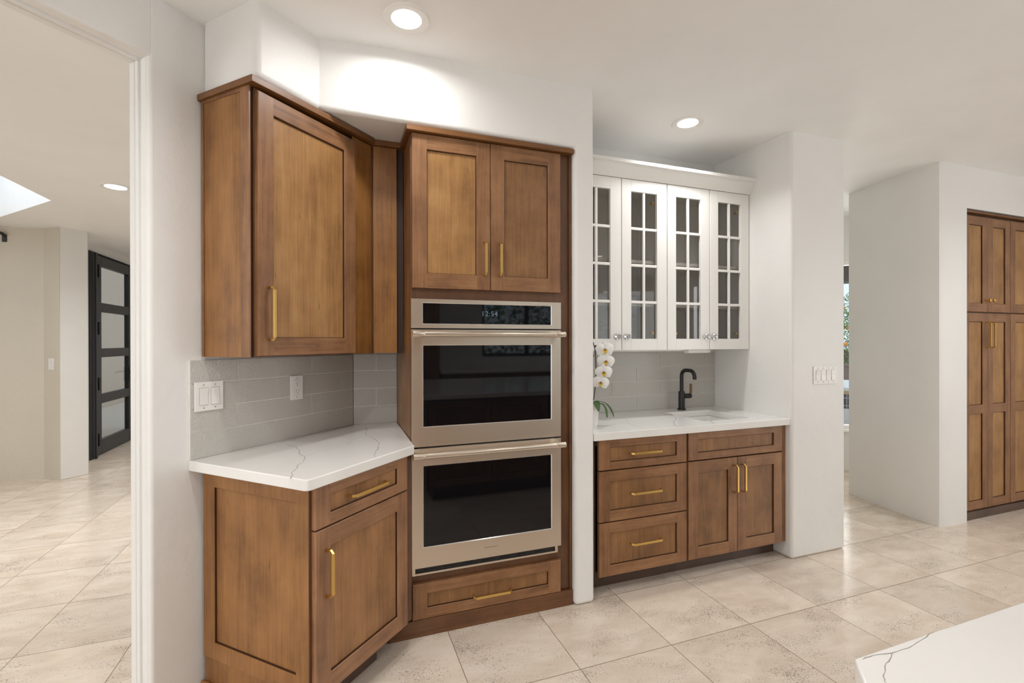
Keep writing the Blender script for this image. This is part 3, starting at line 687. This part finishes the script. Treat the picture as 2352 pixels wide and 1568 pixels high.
b = MB(); b.box(.327, 1.063, F+.004, F+.024, .2835, .2925); b.box(.327, .342, F+.004, F+.024, .2925, .3165); b.box(1.048, 1.063, F+.004, F+.024, .2925, .3165)
vt = obj('vent_trim', b, STEEL, ov, o, bevel=.001)
b = MB(); b.box(.342, 1.048, F+.014, F+.024, .2925, .3165)
for k in range(7): b.box(.38+k*.093, .43+k*.093, F+.008, F+.014, .301, .304)
obj('vent_louver', b, OVDARK, vt, o)

# ------------------------------------------------------------------ bar base cabinets
FB, DB = 2.245, 2.225
def bar_unit(name, label, x0, x1):
    oo = (x0, FB, 0); t = thing(name, label, 'cabinet', oo)
    obj('body', carcass(x0, x1, FB+.02, 2.84, .10, .8345, top=False), W_FR, t, oo)
    b = MB(); b.box(x0, x0+.03, FB, FB+.02, .10, .8345); b.box(x1-.03, x1, FB, FB+.02, .10, .8345); b.box(x0+.03, x1-.03, FB, FB+.02, .10, .13); b.box(x0+.03, x1-.03, FB, FB+.02, .80, .8345)
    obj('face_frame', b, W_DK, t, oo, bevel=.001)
    b = MB(); b.box(x0, x1, 2.326, 2.344, 0, .10); obj('toe_kick', b, W_TK, t, oo)
    return t, oo
t, oo = bar_unit('base_cabinet', 'wooden bar base cabinet with three stacked drawers', 1.268, 1.888)
k_ = 2.225/2.27
X0, X1 = 1.310, 1.881
for z0, z1, hz in ((.670, .8325, .752), (.394, .664, .535), (.103, .388, .262)):
    d = obj('drawer', shaker(X0, X1, z0, z1, DB, .066, railh=.040 if z1-z0 < .2 else .055), SH, t, oo)
    obj('handle', pull(.205, False, ((X0+X1)/2+.004, hz), DB), BRASS, d, oo, bevel=.0008)
t, oo = bar_unit('base_cabinet', 'wooden bar base cabinet with two doors under the sink', 1.889, 2.653)
obj('drawer_front', shaker(1.895, 2.613, .672, .8325, DB, .066, railh=.040), SH, t, oo, label='fixed false drawer front')
d = obj('door', shaker(1.895, 2.2535, .103, .665, DB, .066), SH, t, oo); obj('handle', pull(.170, True, (2.228, .540), DB), BRASS, d, oo, bevel=.0008)
d = obj('door', shaker(2.2565, 2.613, .103, .665, DB, .066), SH, t, oo); obj('handle', pull(.170, True, (2.288, .540), DB), BRASS, d, oo, bevel=.0008)
b = MB(); b.box(2.626, 2.6535, DB+.012, FB, .10, .8345); obj('filler_strip', b, W_ST, t, oo, bevel=.001)

# bar counter with sink cut-out
b = MB(); z0, z1 = .8355, .875; y0, y1 = 2.203, 2.8445; sx0, sx1, sy0, sy1 = 2.09, 2.46, 2.315, 2.685
b.box(1.267, sx0, y0, y1, z0, z1); b.box(sx1, 2.6545, y0, y1, z0, z1); b.box(sx0, sx1, y0, sy0, z0, z1); b.box(sx0, sx1, sy1, y1, z0, z1)
# as one ring so that seams do not show
b = MB(); O = [(1.267, y0), (2.6545, y0), (2.6545, y1), (1.267, y1)]; I = [(sx0, sy0), (sx1, sy0), (sx1, sy1), (sx0, sy1)]
for k in range(4):
    j = (k+1) % 4
    b.poly([(*O[k], z1), (*O[j], z1), (*I[j], z1), (*I[k], z1)]); b.poly([(*O[k], z0), (*O[j], z0), (*I[j], z0), (*I[k], z0)])
    b.poly([(*O[k], z0), (*O[j], z0), (*O[j], z1), (*O[k], z1)]); b.poly([(*I[k], z0), (*I[j], z0), (*I[j], z1), (*I[k], z1)])
org = (1.96, 2.5, z0)
bc = obj('countertop', b, QUARTZ, o=org, bevel=.003, seg=2, merge=True); bc.location = org
tag(bc, 'white quartz bar countertop in the alcove with an undermount sink', 'countertop')
for p, wd, mi in (([(2.092, 2.654), (2.038, 2.531), (1.991, 2.455), (1.913, 2.372), (1.874, 2.327), (1.822, 2.246), (1.802, 2.21)], .0042, 0), ([(2.535, 2.813), (2.518, 2.707), (2.472, 2.626)], .003, 0),
                  ([(2.139, 2.31), (2.088, 2.246), (2.06, 2.208)], .004, 0), ([(2.60, 2.454), (2.59, 2.39), (2.524, 2.331), (2.472, 2.271), (2.477, 2.21)], .003, 1),
                  ([(1.711, 2.56), (1.625, 2.441), (1.605, 2.344), (1.594, 2.219)], .0036, 1)):
    v = MB(); vein_strip(v, p, z1+.0003, wd, mi); obj('vein', v, [VEIN, VEINF], bc, o=org)
# sink
oo = (2.275, 2.5, .68)
sk = thing('bar_sink', 'small white square undermount sink in the bar counter', 'sink', oo)
b = MB(); R_ = [(sx0-.012, sy0-.012), (sx1+.012, sy0-.012), (sx1+.012, sy1+.012), (sx0-.012, sy1+.012)]
def rr(x0, x1, y0, y1, r, n=5):
    p = []
    for cx_, cy_, a0 in ((x1-r, y1-r, 0), (x0+r, y1-r, 90), (x0+r, y0+r, 180), (x1-r, y0+r, 270)):
        for k in range(n+1): a = math.radians(a0+90*k/n); p.append((cx_+r*math.cos(a), cy_+r*math.sin(a)))
    return p
levels = [(rr(sx0-.02, sx1+.02, sy0-.02, sy1+.02, .02), .8345), (rr(sx0+.002, sx1-.002, sy0+.002, sy1-.002, .02), .8345), (rr(sx0+.008, sx1-.008, sy0+.008, sy1-.008, .02), .712), (rr(sx0+.018, sx1-.018, sy0+.018, sy1-.018, .02), .701)]
outl = [(rr(sx0-.02, sx1+.02, sy0-.02, sy1+.02, .02), .826), (rr(sx0-.006, sx1+.006, sy0-.006, sy1+.006, .02), .826), (rr(sx0, sx1, sy0, sy1, .02), .695)]
def loft(m, lv, cap=True, flip=False):
    i = len(m.v); n = len(lv[0][0])
    for p, z in lv: m.v += [(x, y, z) for x, y in p]
    for a in range(len(lv)-1):
        for k in range(n): j = (k+1) % n; m.f.append([i+a*n+k, i+a*n+j, i+(a+1)*n+j, i+(a+1)*n+k]); m.m.append(0)
    if cap: m.f.append([i+(len(lv)-1)*n+k for k in range(n)]); m.m.append(0)
loft(b, levels); loft(b, outl)
n_ = len(levels[0][0])
for k in range(n_): j = (k+1) % n_; b.poly([(*levels[0][0][k], .8345), (*levels[0][0][j], .8345), (*levels[0][0][j], .826), (*levels[0][0][k], .826)])
obj('basin', b, CERAMIC, sk, oo, smooth=True, ang=25)
b = MB(); b.lathe([(.022, .7005), (.022, .7025), (.016, .7025)], (2.275, 2.50, 0), 'z', 24); obj('drain', b, CHROME, sk, oo)
# faucet
oo = (2.285, 2.755, .875)
fa = thing('bar_faucet', 'matte black bar faucet with a square-arched spout and a brown lever', 'faucet', oo)
b = MB(); b.lathe([(.029, 0), (.029, .008), (.026, .010)], seg=32); b.lathe([(.0215, .008), (.0215, .128), (.0205, .130)], seg=32); obj('base', b, BLACK, fa, smooth=True, ang=35)
path = [(0, 0, .125), (0, 0, .235)]
for k in range(1, 9): a = PI/2*k/8; path.append((0, -.045+.045*math.cos(a), .235+.045*math.sin(a)))
path += [(0, -.085, .280)]
for k in range(1, 9): a = PI/2*k/8; path.append((0, -.085-.045*math.sin(a), .235+.045*math.cos(a)))
path += [(0, -.130, .222)]
b = MB(); b.tube(path, .0128, 20); obj('spout', b, BLACK, fa, smooth=True, ang=50)
b = MB(); b.lathe([(.017, .018), (.017, .052), (.0145, .054), (.0145, .058), (.017, .060), (.017, .076), (.012, .082)], (0, 0, .095), 'x', 24); obj('valve', b, BLACK, fa, smooth=True, ang=35)
b = MB(); b.tube([(.074, 0, .10), (.079, 0, .114), (.080, 0, .128), (.080, 0, .175), (.080, 0, .181)], [.006, .0075, .009, .009, .005], 16); obj('lever', b, COPPER, fa, smooth=True, ang=50, label='brown wood-look lever')

# ------------------------------------------------------------------ white glass-door wall cabinets
def glass_unit(label, xa, xb, doors):
    oo = (xa, 2.535, 1.30); t = thing('glass_cabinet', label, 'cabinet', oo)
    b = carcass(xa, xb, 2.535, 2.834, 1.302, 2.352)
    xm = (xa+xb)/2
    for z in (1.62-.0, 1.86, 2.09): pass
    obj('body', b, WHITE, t, oo)
    for z in (1.575, 1.845): 
        b = MB(); b.box(xa+.019, xb-.019, 2.55, 2.815, z, z+.02); obj('shelf', b, WHITE, t, oo, bevel=.001)
    b = MB(); b.box(xm-.012, xm+.012, 2.535, 2.555, 1.32, 2.334); obj('center_stile', b, WHITE, t, oo)
    for (x0, x1, px0, px1, kx) in doors:
        yf, yb = 2.515, 2.534; za, zb = 1.372, 2.278
        b = MB(); b.box(x0, px0, yf, yb, 1.302, 2.350); b.box(px1, x1, yf, yb, 1.302, 2.350); b.box(px0, px1, yf, yb, 1.302, za); b.box(px0, px1, yf, yb, zb, 2.350)
        d = obj('door', b, WHITE, t, oo, bevel=.0015)
        b = MB(); pm = (px0+px1)/2; b.box(pm-.0085, pm+.0085, yf+.002, yb-.004, za, zb)
        for q in (1, 2, 3): z = za+(zb-za)*q/4; b.box(px0, px1, yf+.0021, yb-.0041, z-.0085, z+.0085)
        obj('muntin', b, WHITE, d, oo, bevel=.003)
        b = MB(); b.box(px0-.003, px1+.003, yb-.0025, yb, za-.003, zb+.003); obj('glass_pane', b, GLASS_T, d, oo)
        b = MB(); zk = 1.386
        b.lathe([(.008, -.0), (.006, -.006), (.007, -.010), (.0165, -.016), (.0175, -.022), (.013, -.028), (.006, -.030)], (kx, yf, zk), 'y', 8); obj('knob', b, CRYSTAL, d, oo)
        b = MB(); b.lathe([(.0185, 0), (.0185, -.002), (.016, -.003)], (kx, yf, zk), 'y', 20); obj('knob_plate', b, CHROME, d, oo)
    for (x0, x1, px0, px1, kx) in doors:
        hx = px0+.004 if kx > (x0+x1)/2 else px1-.024
        for z in (1.40, 2.22):
            b = MB(); b.box(hx, hx+.02, 2.5345, 2.556, z, z+.016); obj('hinge', b, BRASS, t, oo, bevel=.002)
    return t
d1 = (1.305, 1.637, 1.372, 1.561, 1.606); d2 = (1.6425, 1.9735, 1.709, 1.899, 1.672); d3 = (1.9785, 2.3105, 2.045, 2.240, 2.282); d4 = (2.3165, 2.649, 2.385, 2.577, 2.345)
glass_unit('white wall cabinet with glass panes above the orchid', 1.268, 1.976, (d1, d2))
glass_unit('white wall cabinet with glass panes above the faucet, next to the pier', 1.977, 2.6535, (d3, d4))
# crown: angled cove with a flat lip
b = MB(); i = len(b.v)
prof = [(2.535, 2.353), (2.513, 2.353), (2.470, 2.412), (2.470, 2.424), (2.455, 2.426), (2.455, 2.445), (2.56, 2.445), (2.56, 2.353)]
n = len(prof)
for x in (1.267, 2.6545): b.v += [(x, y, z) for y, z in prof]
b.f += [list(range(n)), list(range(2*n-1, n-1, -1))]+[[k, (k+1) % n, n+(k+1) % n, n+k] for k in range(n)]; b.m += [0]*(n+2)
cr = obj('crown_molding', b, WHITE, o=(1.96, 2.5, 2.353)); cr.location = (1.96, 2.5, 2.353); tag(cr, 'white crown molding running along the top of the glass-door cabinets', 'molding')
oo = (2.28, 2.60, 1.301)
ul = thing('under_cabinet_light', 'slim white light bar under the glass-door cabinets above the faucet', 'light', oo)
b = MB(); b.box(2.19, 2.37, 2.57, 2.62, 1.279, 1.3005); obj('housing', b, PLATE, ul, oo, bevel=.003)
b = MB(); b.box(2.195, 2.365, 2.578, 2.612, 1.2775, 1.279); obj('diffuser', b, PLATE, ul, oo)
b = MB(); b.box(1.45, 2.19, 2.60, 2.612, 1.292, 1.3005); obj('cable_cover', b, PLATE, ul, oo)

# ------------------------------------------------------------------ orchid
oo = (1.358, 2.40, .875)
oc = thing('potted_orchid', 'white orchid in a small white pot at the left end of the bar counter', 'plant', oo)
POT = plain('white_pot', (.84, .83, .8, 1), .4); LEAFM = plain('orchid_leaf', (.035, .10, .018, 1), .35); PETAL = plain('white_petal', (.86, .85, .83, 1), .5, Subsurface__Weight=.1)
STEMM = plain('dark_orchid_stem', (.03, .025, .02, 1), .5); YEL = plain('orchid_yellow', (.62, .42, .05, 1), .5); PUR = plain('orchid_spots', (.16, .05, .06, 1), .5)
b = MB(); b.lathe([(.036, 0), (.040, .02), (.050, .118), (.0525, .122), (.0525, .130), (.047, .130), (.045, .12), (.02, .118)], seg=36); obj('pot', b, POT, oc, smooth=True, ang=40)
st = [(.0, 0, .12), (.022, .0, .16), (.030, 0, .22), (.036, 0, .30), (.033, 0, .38), (.028, 0, .44), (.018, 0, .475), (-.006, 0, .50), (-.03, 0, .515)]
b = MB(); b.tube(st, .0028, 8); obj('stem', b, STEMM, oc, smooth=True)
def leaf(path, wd):
    m = MB(); n = len(path); L_, R_, M_ = [], [], []
    for k, p in enumerate(path):
        p = Vector(p); t = (Vector(path[min(k+1, n-1)])-Vector(path[max(k-1, 0)])).normalized(); sd = t.cross(Vector((0, 0, 1)))
        if sd.length < .1: sd = Vector((0, 1, 0))
        sd.normalize(); w_ = wd*math.sin(PI*min(.97, (k+.6)/(n))); L_.append(p+sd*w_+Vector((0, 0, w_*.35))); R_.append(p-sd*w_+Vector((0, 0, w_*.35))); M_.append(p)
    for k in range(n-1):
        m.poly([L_[k], M_[k], M_[k+1], L_[k+1]]); m.poly([M_[k], R_[k], R_[k+1], M_[k+1]])
    return m
def addleaf(p, w_):
    ob = obj('leaf', leaf(p, w_), LEAFM, oc, smooth=True, ang=180); s_ = ob.modifiers.new('t', 'SOLIDIFY'); s_.thickness = .0015; s_ = ob.modifiers.new('s', 'SUBSURF'); s_.levels = s_.render_levels = 1
addleaf([(.01, -.005, .125), (.04, -.01, .143), (.08, -.015, .135), (.115, -.015, .105), (.135, -.015, .07), (.145, -.015, .045)], .017)
addleaf([(.02, -.01, .13), (.048, -.045, .135), (.062, -.06, .11), (.067, -.067, .075), (.066, -.069, .055)], .017)
addleaf([(.0, .01, .13), (.005, -.04, .15), (.01, -.062, .12), (.014, -.068, .09)], .03)
def petal(m, ang, ln, wd, tilt, cup, mi=0, seg=6):
    rows = []
    for k in range(seg+1):
        t = k/seg; w_ = wd*math.sin(PI*min(1, .12+t*.80))**.75 if k < seg else wd*.28
        r_ = ln*t; z = tilt*t+cup*math.sin(PI*t)
        row = []
        for s_ in (-1, -.5, 0, .5, 1):
            x, y = r_, w_*s_; row.append((x*math.cos(ang)-y*math.sin(ang), x*math.sin(ang)+y*math.cos(ang), z-abs(s_)**2*w_*.25))
        rows.append(row)
    for k in range(seg):
        for q in range(4): m.poly([rows[k][q], rows[k+1][q], rows[k+1][q+1], rows[k][q+1]], mi)
def flower(c, face, roll=0, sz=1.0):
    m = MB(); D = math.radians
    for a in (90, 215, 325): petal(m, D(a+roll), .048*sz, .017*sz, -.004, .003)
    m2 = MB()
    for a in (12, 168): petal(m2, D(a+roll), .050*sz, .031*sz, .002, .006)
    m2.v = [(x, y, z+.003) for x, y, z in m2.v]
    i = len(m.v); m.v += m2.v; m.f += [[k+i for k in f] for f in m2.f]; m.m += m2.m
    # to face direction
    z_ = Vector(face).normalized(); x_ = Vector((0, 0, 1)).cross(z_).normalized(); y_ = z_.cross(x_)
    Mx = Matrix((x_, y_, z_)).transposed().to_4x4(); T = Matrix.Translation(Vector(c)) @ Mx
    m.v = [tuple(T @ Vector(v)) for v in m.v]
    fl = obj('flower', m, [PETAL], oc, smooth=True, ang=180)
    s_ = fl.modifiers.new('s', 'SUBSURF'); s_.levels = s_.render_levels = 1
    l = MB(); petal(l, D(-90+roll), .024*sz, .008*sz, .012, .006, 0); petal(l, D(-150+roll), .014*sz, .006*sz, .016, .002, 1); petal(l, D(-30+roll), .014*sz, .006*sz, .016, .002, 1)
    l.lathe([(.0035*sz, 0), (.0045*sz, .006*sz), (.002*sz, .011*sz)], (0, .002, .004), 'z', 10, 2)
    l.v = [tuple(T @ Vector((x, y, z+.004))) for x, y, z in l.v]
    obj('lip', l, [YEL, YEL, PUR], fl, smooth=True, ang=180)
flower((.074, -.030, .436), (-.35, -1, -.05), 4, 1.05)
flower((.082, -.028, .370), (-.40, -1, -.12), -4, 1.0)
flower((.066, -.032, .308), (-.45, -1, -.10), 2, .98)
flower((.048, -.030, .250), (-.55, -1, -.05), -8, .95)
for c_, r_ in (((.026, -.01, .385+.04), .006), ((.030, -.015, .315), .005), ((.012, -.01, .40), .005), ((.027, -.01, .455), .007)):
    b = MB(); b.lathe([(.001, -r_), (r_*.8, -r_*.5), (r_, 0), (r_*.7, r_*.6), (.001, r_)], c_, 'z', 10)
    obj('bud', b, STEMM, oc, smooth=True, ang=180)

# ------------------------------------------------------------------ recessed ceiling lights
def can(x, y, z, label, watts, r=.093, lens=.060, spread=150):
    t = thing('recessed_light', label, 'ceiling light', (x, y, z), 0)
    b = MB(); b.lathe([(r, .006), (r, -.002), (r-.004, -.006), (lens+.014, -.004), (lens, -.001), (lens, .006)], seg=48, cap=False); obj('trim_ring', b, PLATE, t, smooth=True, ang=35)
    b = MB(); b.lathe([(lens, .001), (lens-.001, -.0015), (.001, -.003)], seg=40, cap=False); obj('lens', b, LENS, t, smooth=True)
    l = area('lamp', (x, y, z-.012), (0, 0, -1), lens*1.8, 0, watts, (.985, .985, .985), spread, True)
    return t
can(.273, 1.962, 2.655, 'larger round recessed ceiling light in front of the oven wall', 4.7, spread=168)
can(1.980, 2.330, 2.658, 'round recessed ceiling light in the bar alcove above the glass cabinets', 7, .093, .060, 130)
can(-1.50, 4.29, 2.488, 'round recessed ceiling light in the hall seen through the doorway', 32, .093, .066)
can(-1.25, 7.3, 2.488, 'unseen ceiling light added near the black entry door to brighten the hall', 16, .093, .066)  # added lamp, out of sight, to lift the entry hall's brightness
for (x, y, pw) in ((.05, 1.1, 7.5), (-.85, .85, 11), (1.45, 1.0, 2.2), (2.3, .2, .8), (4.6, .9, 11), (-.6, -1.2, 12), (1.6, -1.9, 7), (3.8, -1.4, 9)):  # unseen lamps added to even out the kitchen's brightness
    can(x, y, 2.658 if x > .5 else zceil(x, y)-.004, 'unseen recessed ceiling light added outside the view to light the kitchen', pw).__setitem__('group', 'recessed lights added outside the view')
    

# ------------------------------------------------------------------ kitchen island (its corner is in view)
oo = (1.7, -.3, 0)
isl = [(.690, .471), (.652, .433), (.640, .40), (.640, -1.2), (3.0, -1.2), (3.0, .474)]
it = ctop('countertop', isl[::-1] if False else isl, .872, .91, [([(0.697, 0.464), (0.72, 0.465), (0.75, 0.459), (0.785, 0.458), (0.828, 0.464), (0.866, 0.469)], .0016, 0), ([(0.751, 0.458), (0.736, 0.452), (0.71, 0.443), (0.691, 0.433), (0.679, 0.424), (.67, .38), (.69, .3), (.74, .1)], .0018, 0), ([(1.0, .40), (1.3, .1), (1.5, -.3), (2.0, -.6)], .004, 1)], 'white quartz island countertop corner in the bottom right foreground', (1.7, -.3, .872))
t = thing('kitchen_island', 'stained wooden island base under the white countertop in the right foreground', 'island', oo)
b = MB(); b.box(.72, 2.95, -1.15, .40, .10, .8715); b.box(.78, 2.9, -1.1, .34, 0, .10); obj('body', b, W_FR, t, oo)
for k in range(4):
    x0 = .74+k*.55; m = shaker(x0, x0+.54, .13, .85, 0, .06); m.v = [(x, .42-y, z) for x, y, z in m.v]
    obj('door', m, SH, t, oo)
# perimeter cabinets under the back window, seen only in reflections
oo = (4.0, -2.9, 0); t = thing('perimeter_cabinet', 'run of wooden cabinets under the kitchen window behind the camera', 'cabinet', oo)
b = MB(); b.box(1.5, 6.4, -3.24, -2.66, .1, .87); b.box(1.5, 6.4, -3.24, -2.74, 0, .1); obj('body', b, W_FR, t, oo)
b = MB(); b.box(1.48, 6.4, -3.24, -2.62, .8705, .91); o2 = obj('countertop', b, QUARTZ, o=(4, -2.9, .87), bevel=.003); o2.location = (4, -2.9, .87); tag(o2, 'white countertop under the kitchen window behind the camera', 'countertop')

oo = (.2, -2.9, 0); t = thing('storage_cabinet', 'tall wooden storage cabinet on the back wall behind the camera', 'cabinet', oo)
b = MB(); b.box(-1.4, 1.46, -3.24, -2.64, 0, 2.4); obj('body', b, W_FR, t, oo)
for k in range(6):
    m = shaker(-1.39+k*.474, -.92+k*.474, .11, 2.38, 0, .07); m.v = [(x, -2.62-y, z) for x, y, z in m.v]; obj('door', m, SH, t, oo)

# ------------------------------------------------------------------ pantry wall
oo = (4.44, 2.235, 0)
pt = thing('pantry_cabinet', 'tall stained wooden pantry cabinet built into the wall at the right edge', 'cabinet', oo)
b = MB(); b.box(4.436, 6.45, 2.236, 2.835, .06, 2.321); obj('body', b, W_FR, pt, oo)
b = MB(); b.box(4.434, 6.45, 2.205, 2.236, 0, .060); obj('base_board', b, W_TK, pt, oo, bevel=.002)
b = MB(); b.box(4.433, 6.45, 2.196, 2.236, 2.322, 2.337); obj('top_trim', b, W_CR, pt, oo, bevel=.002)
for k in range(6):
    x0 = 4.441+k*.3035; x1 = x0+.3015 if k % 2 == 0 else x0+.2985
    for z0, z1, mids in ((1.576, 2.306, ()), (.066, 1.567, (.83,))):
        d = obj('door', shaker(x0, x1, z0, z1, 2.215, .064, mids=mids), [W_ST, W_RL, W_PL, GLZ], pt, oo)
        kx = x1-.026 if k % 2 == 0 else x0+.026
        if z0 > 1:
            b = MB(); b.lathe([(.006, 0), (.005, -.018), (.013, -.022), (.014, -.032), (.011, -.035)], (kx, 2.215, 1.664), 'y', 8); obj('knob', b, BRASS, d, oo)
        else:
            obj('handle', pull(.205, True, (kx, 1.40), 2.215, h=.036), BRASS, d, oo, bevel=.0008)

# ------------------------------------------------------------------ curtain rod bracket at the far left
oo = (-3.035, 6.10, 2.385)
t = thing('curtain_rod', 'black curtain rod end bracket at the far left edge of the hall', 'curtain rod', oo)
b = MB(); b.box(-.017, .017, .024, .036, -.045, .03); obj('wall_plate', b, BLACK, t, bevel=.002)
b = MB(); b.tube([(0, .03, .015), (0, -.005, .03), (-.012, -.03, .035), (-.04, -.045, .035), (-.8, -.06, .035)], .014, 12); obj('rod', b, BLACK, t, smooth=True)

# ------------------------------------------------------------------ outside: terrace, spa, garden wall, citrus tree
GR = plain('pale_terrace', (.70, .67, .62, 1), .8)
dv = Vector((.820, .572, 0)); sv = Vector((.572, -.820, 0))
def gp(R, s_): p = dv*R+sv*s_; return (p.x, p.y)
def gbox(m, R0, R1, s0, s1, z0, z1, k=0): m.prism([gp(R0, s0), gp(R0, s1), gp(R1, s1), gp(R1, s0)], z0, z1, k)
b = MB(); gbox(b, 6.7, 30, -9, 9, -.12, -.02); tag(obj('terrace', b, GR), 'pale terrace outside the passage window', 'terrace')
def navytile():
    m, nt, bb = M('navy_pool_tile'); L = nt.links.new
    tc = N(nt, 'ShaderNodeTexCoord'); br = N(nt, 'ShaderNodeTexBrick'); br.offset = 0
    mp = N(nt, 'ShaderNodeMapping'); mp.inputs['Rotation'].default_value = (math.radians(90), 0, 0); L(tc.outputs['Object'], mp.inputs[0]); L(mp.outputs[0], br.inputs[0])
    br.inputs['Scale'].default_value = 1; br.inputs['Brick Width'].default_value = .13; br.inputs['Row Height'].default_value = .13; br.inputs['Mortar Size'].default_value = .006
    br.inputs['Color1'].default_value = (.01, .015, .06, 1); br.inputs['Color2'].default_value = (.008, .012, .05, 1); br.inputs['Mortar'].default_value = (.5, .48, .45, 1)
    L(br.outputs[0], bb.inputs['Base Color']); bb.inputs['Roughness'].default_value = .15; return m
so = gp(10, 0); rzs = math.atan2(sv.y, sv.x)
sp = thing('raised_spa', 'raised garden spa with navy tiles outside the passage window', 'pool', (so[0], so[1], -.02), rzs)
b = MB(); b.box(-1.5, 1.5, 0, 2, 0, .21); obj('plinth', b, plain('white_stone', (.8, .8, .78, 1), .6), sp)
b = MB(); b.box(-1.45, 1.45, .03, 2, .21, .46); obj('tile_band', b, navytile(), sp)
b = MB(); b.box(-1.5, 1.5, 0, 2, .46, .52); obj('stone_band', b, plain('tan_stone', (.62, .42, .25, 1), .7), sp)
b = MB(); b.box(-1.52, 1.52, -.02, 2, .52, .57); obj('coping', b, plain('white_coping', (.85, .85, .83, 1), .6), sp)
b = MB(); gbox(b, 14, 14.2, -5, 5, -.1, .75); gbox(b, 13.95, 14.25, -5, 5, .75, .79); tag(obj('garden_wall', b, plaster('brown_stucco', (.24, .17, .14, 1), .9, .8)), 'low brown garden wall behind the spa', 'wall')
b = MB(); gbox(b, 8.6, 9.0, -3, 3, 2.23, 2.6); gbox(b, 6.75, 9.0, -3, 3, 2.6, 2.7); tag(obj('patio_roof', b, plain('dark_beam', (.10, .08, .07, 1), .8)), 'dark patio roof beam above the garden view', 'roof')
def tree(name, label, cat, c, rad, hgt, n, cols, trunk=True, fruit=0, seed=3, lsz=.09):
    rnd = random.Random(seed); t = thing(name, label, cat, c)
    if trunk:
        b = MB(); b.tube([(0, 0, 0), (.03, 0, .5), (0, .03, 1.1), (.05, 0, hgt*.7)], [.09, .075, .06, .03], 10); obj('trunk', b, plain('bark', (.12, .09, .06, 1), .9), t, smooth=True)
    b = MB()
    for k in range(n):
        while True:
            p = Vector((rnd.uniform(-1, 1), rnd.uniform(-1, 1), rnd.uniform(-1, 1)))
            if .25 < p.length < 1: break
        p = Vector((p.x*rad[0], p.y*rad[1], hgt+p.z*rad[2])); a = Vector((rnd.uniform(-1, 1), rnd.uniform(-1, 1), rnd.uniform(-1, .4))).normalized(); s_ = a.cross(Vector((rnd.uniform(-1, 1), rnd.uniform(-1, 1), rnd.uniform(-1, 1)))).normalized()
        l = lsz*rnd.uniform(.6, 1.3); b.poly([p, p+a*l*.5+s_*l*.22, p+a*l, p+a*l*.5-s_*l*.22], rnd.randrange(len(cols)))
    f = obj('foliage', b, cols, t); f['kind'] = 'stuff'
    for k in range(fruit):
        b = MB(); r_ = .05; b.lathe([(.001, -r_)]+[(r_*math.cos(q), r_*math.sin(q)) for q in (-1, -.5, 0, .5, 1)]+[(.001, r_)], (rnd.uniform(-.5, .5)*rad[0]-rad[0]*.55, rnd.uniform(-.9, .9)*rad[1], hgt+rnd.uniform(-.9, .6)*rad[2]), 'z', 12)
        obj('orange', b, plain('orange_fruit', (.85, .32, .02, 1), .5), t, smooth=True)
    return t
G1 = plain('leaf_green', (.10, .24, .03, 1), .5); G2 = plain('leaf_dark', (.035, .10, .02, 1), .5); G3 = plain('leaf_bright', (.24, .40, .06, 1), .5); FW = plain('oleander_white', (.85, .85, .82, 1), .6)
tree('citrus_tree', 'orange-bearing citrus tree behind the garden wall', 'tree', (gp(16, 0)[0], gp(16, 0)[1], 0), (1.6, 1.6, 1.15), 1.55, 9000, [G1, G2, G3], True, 26, 3, .075)
tree('oleander', 'white-flowering shrub outside the kitchen window behind the camera', 'shrub', (4.6, -5.6, 0), (4.2, .9, 1.5), 1.5, 5200, [G1, G2, G1, G2, G3, FW], False, 0, 5, .14)
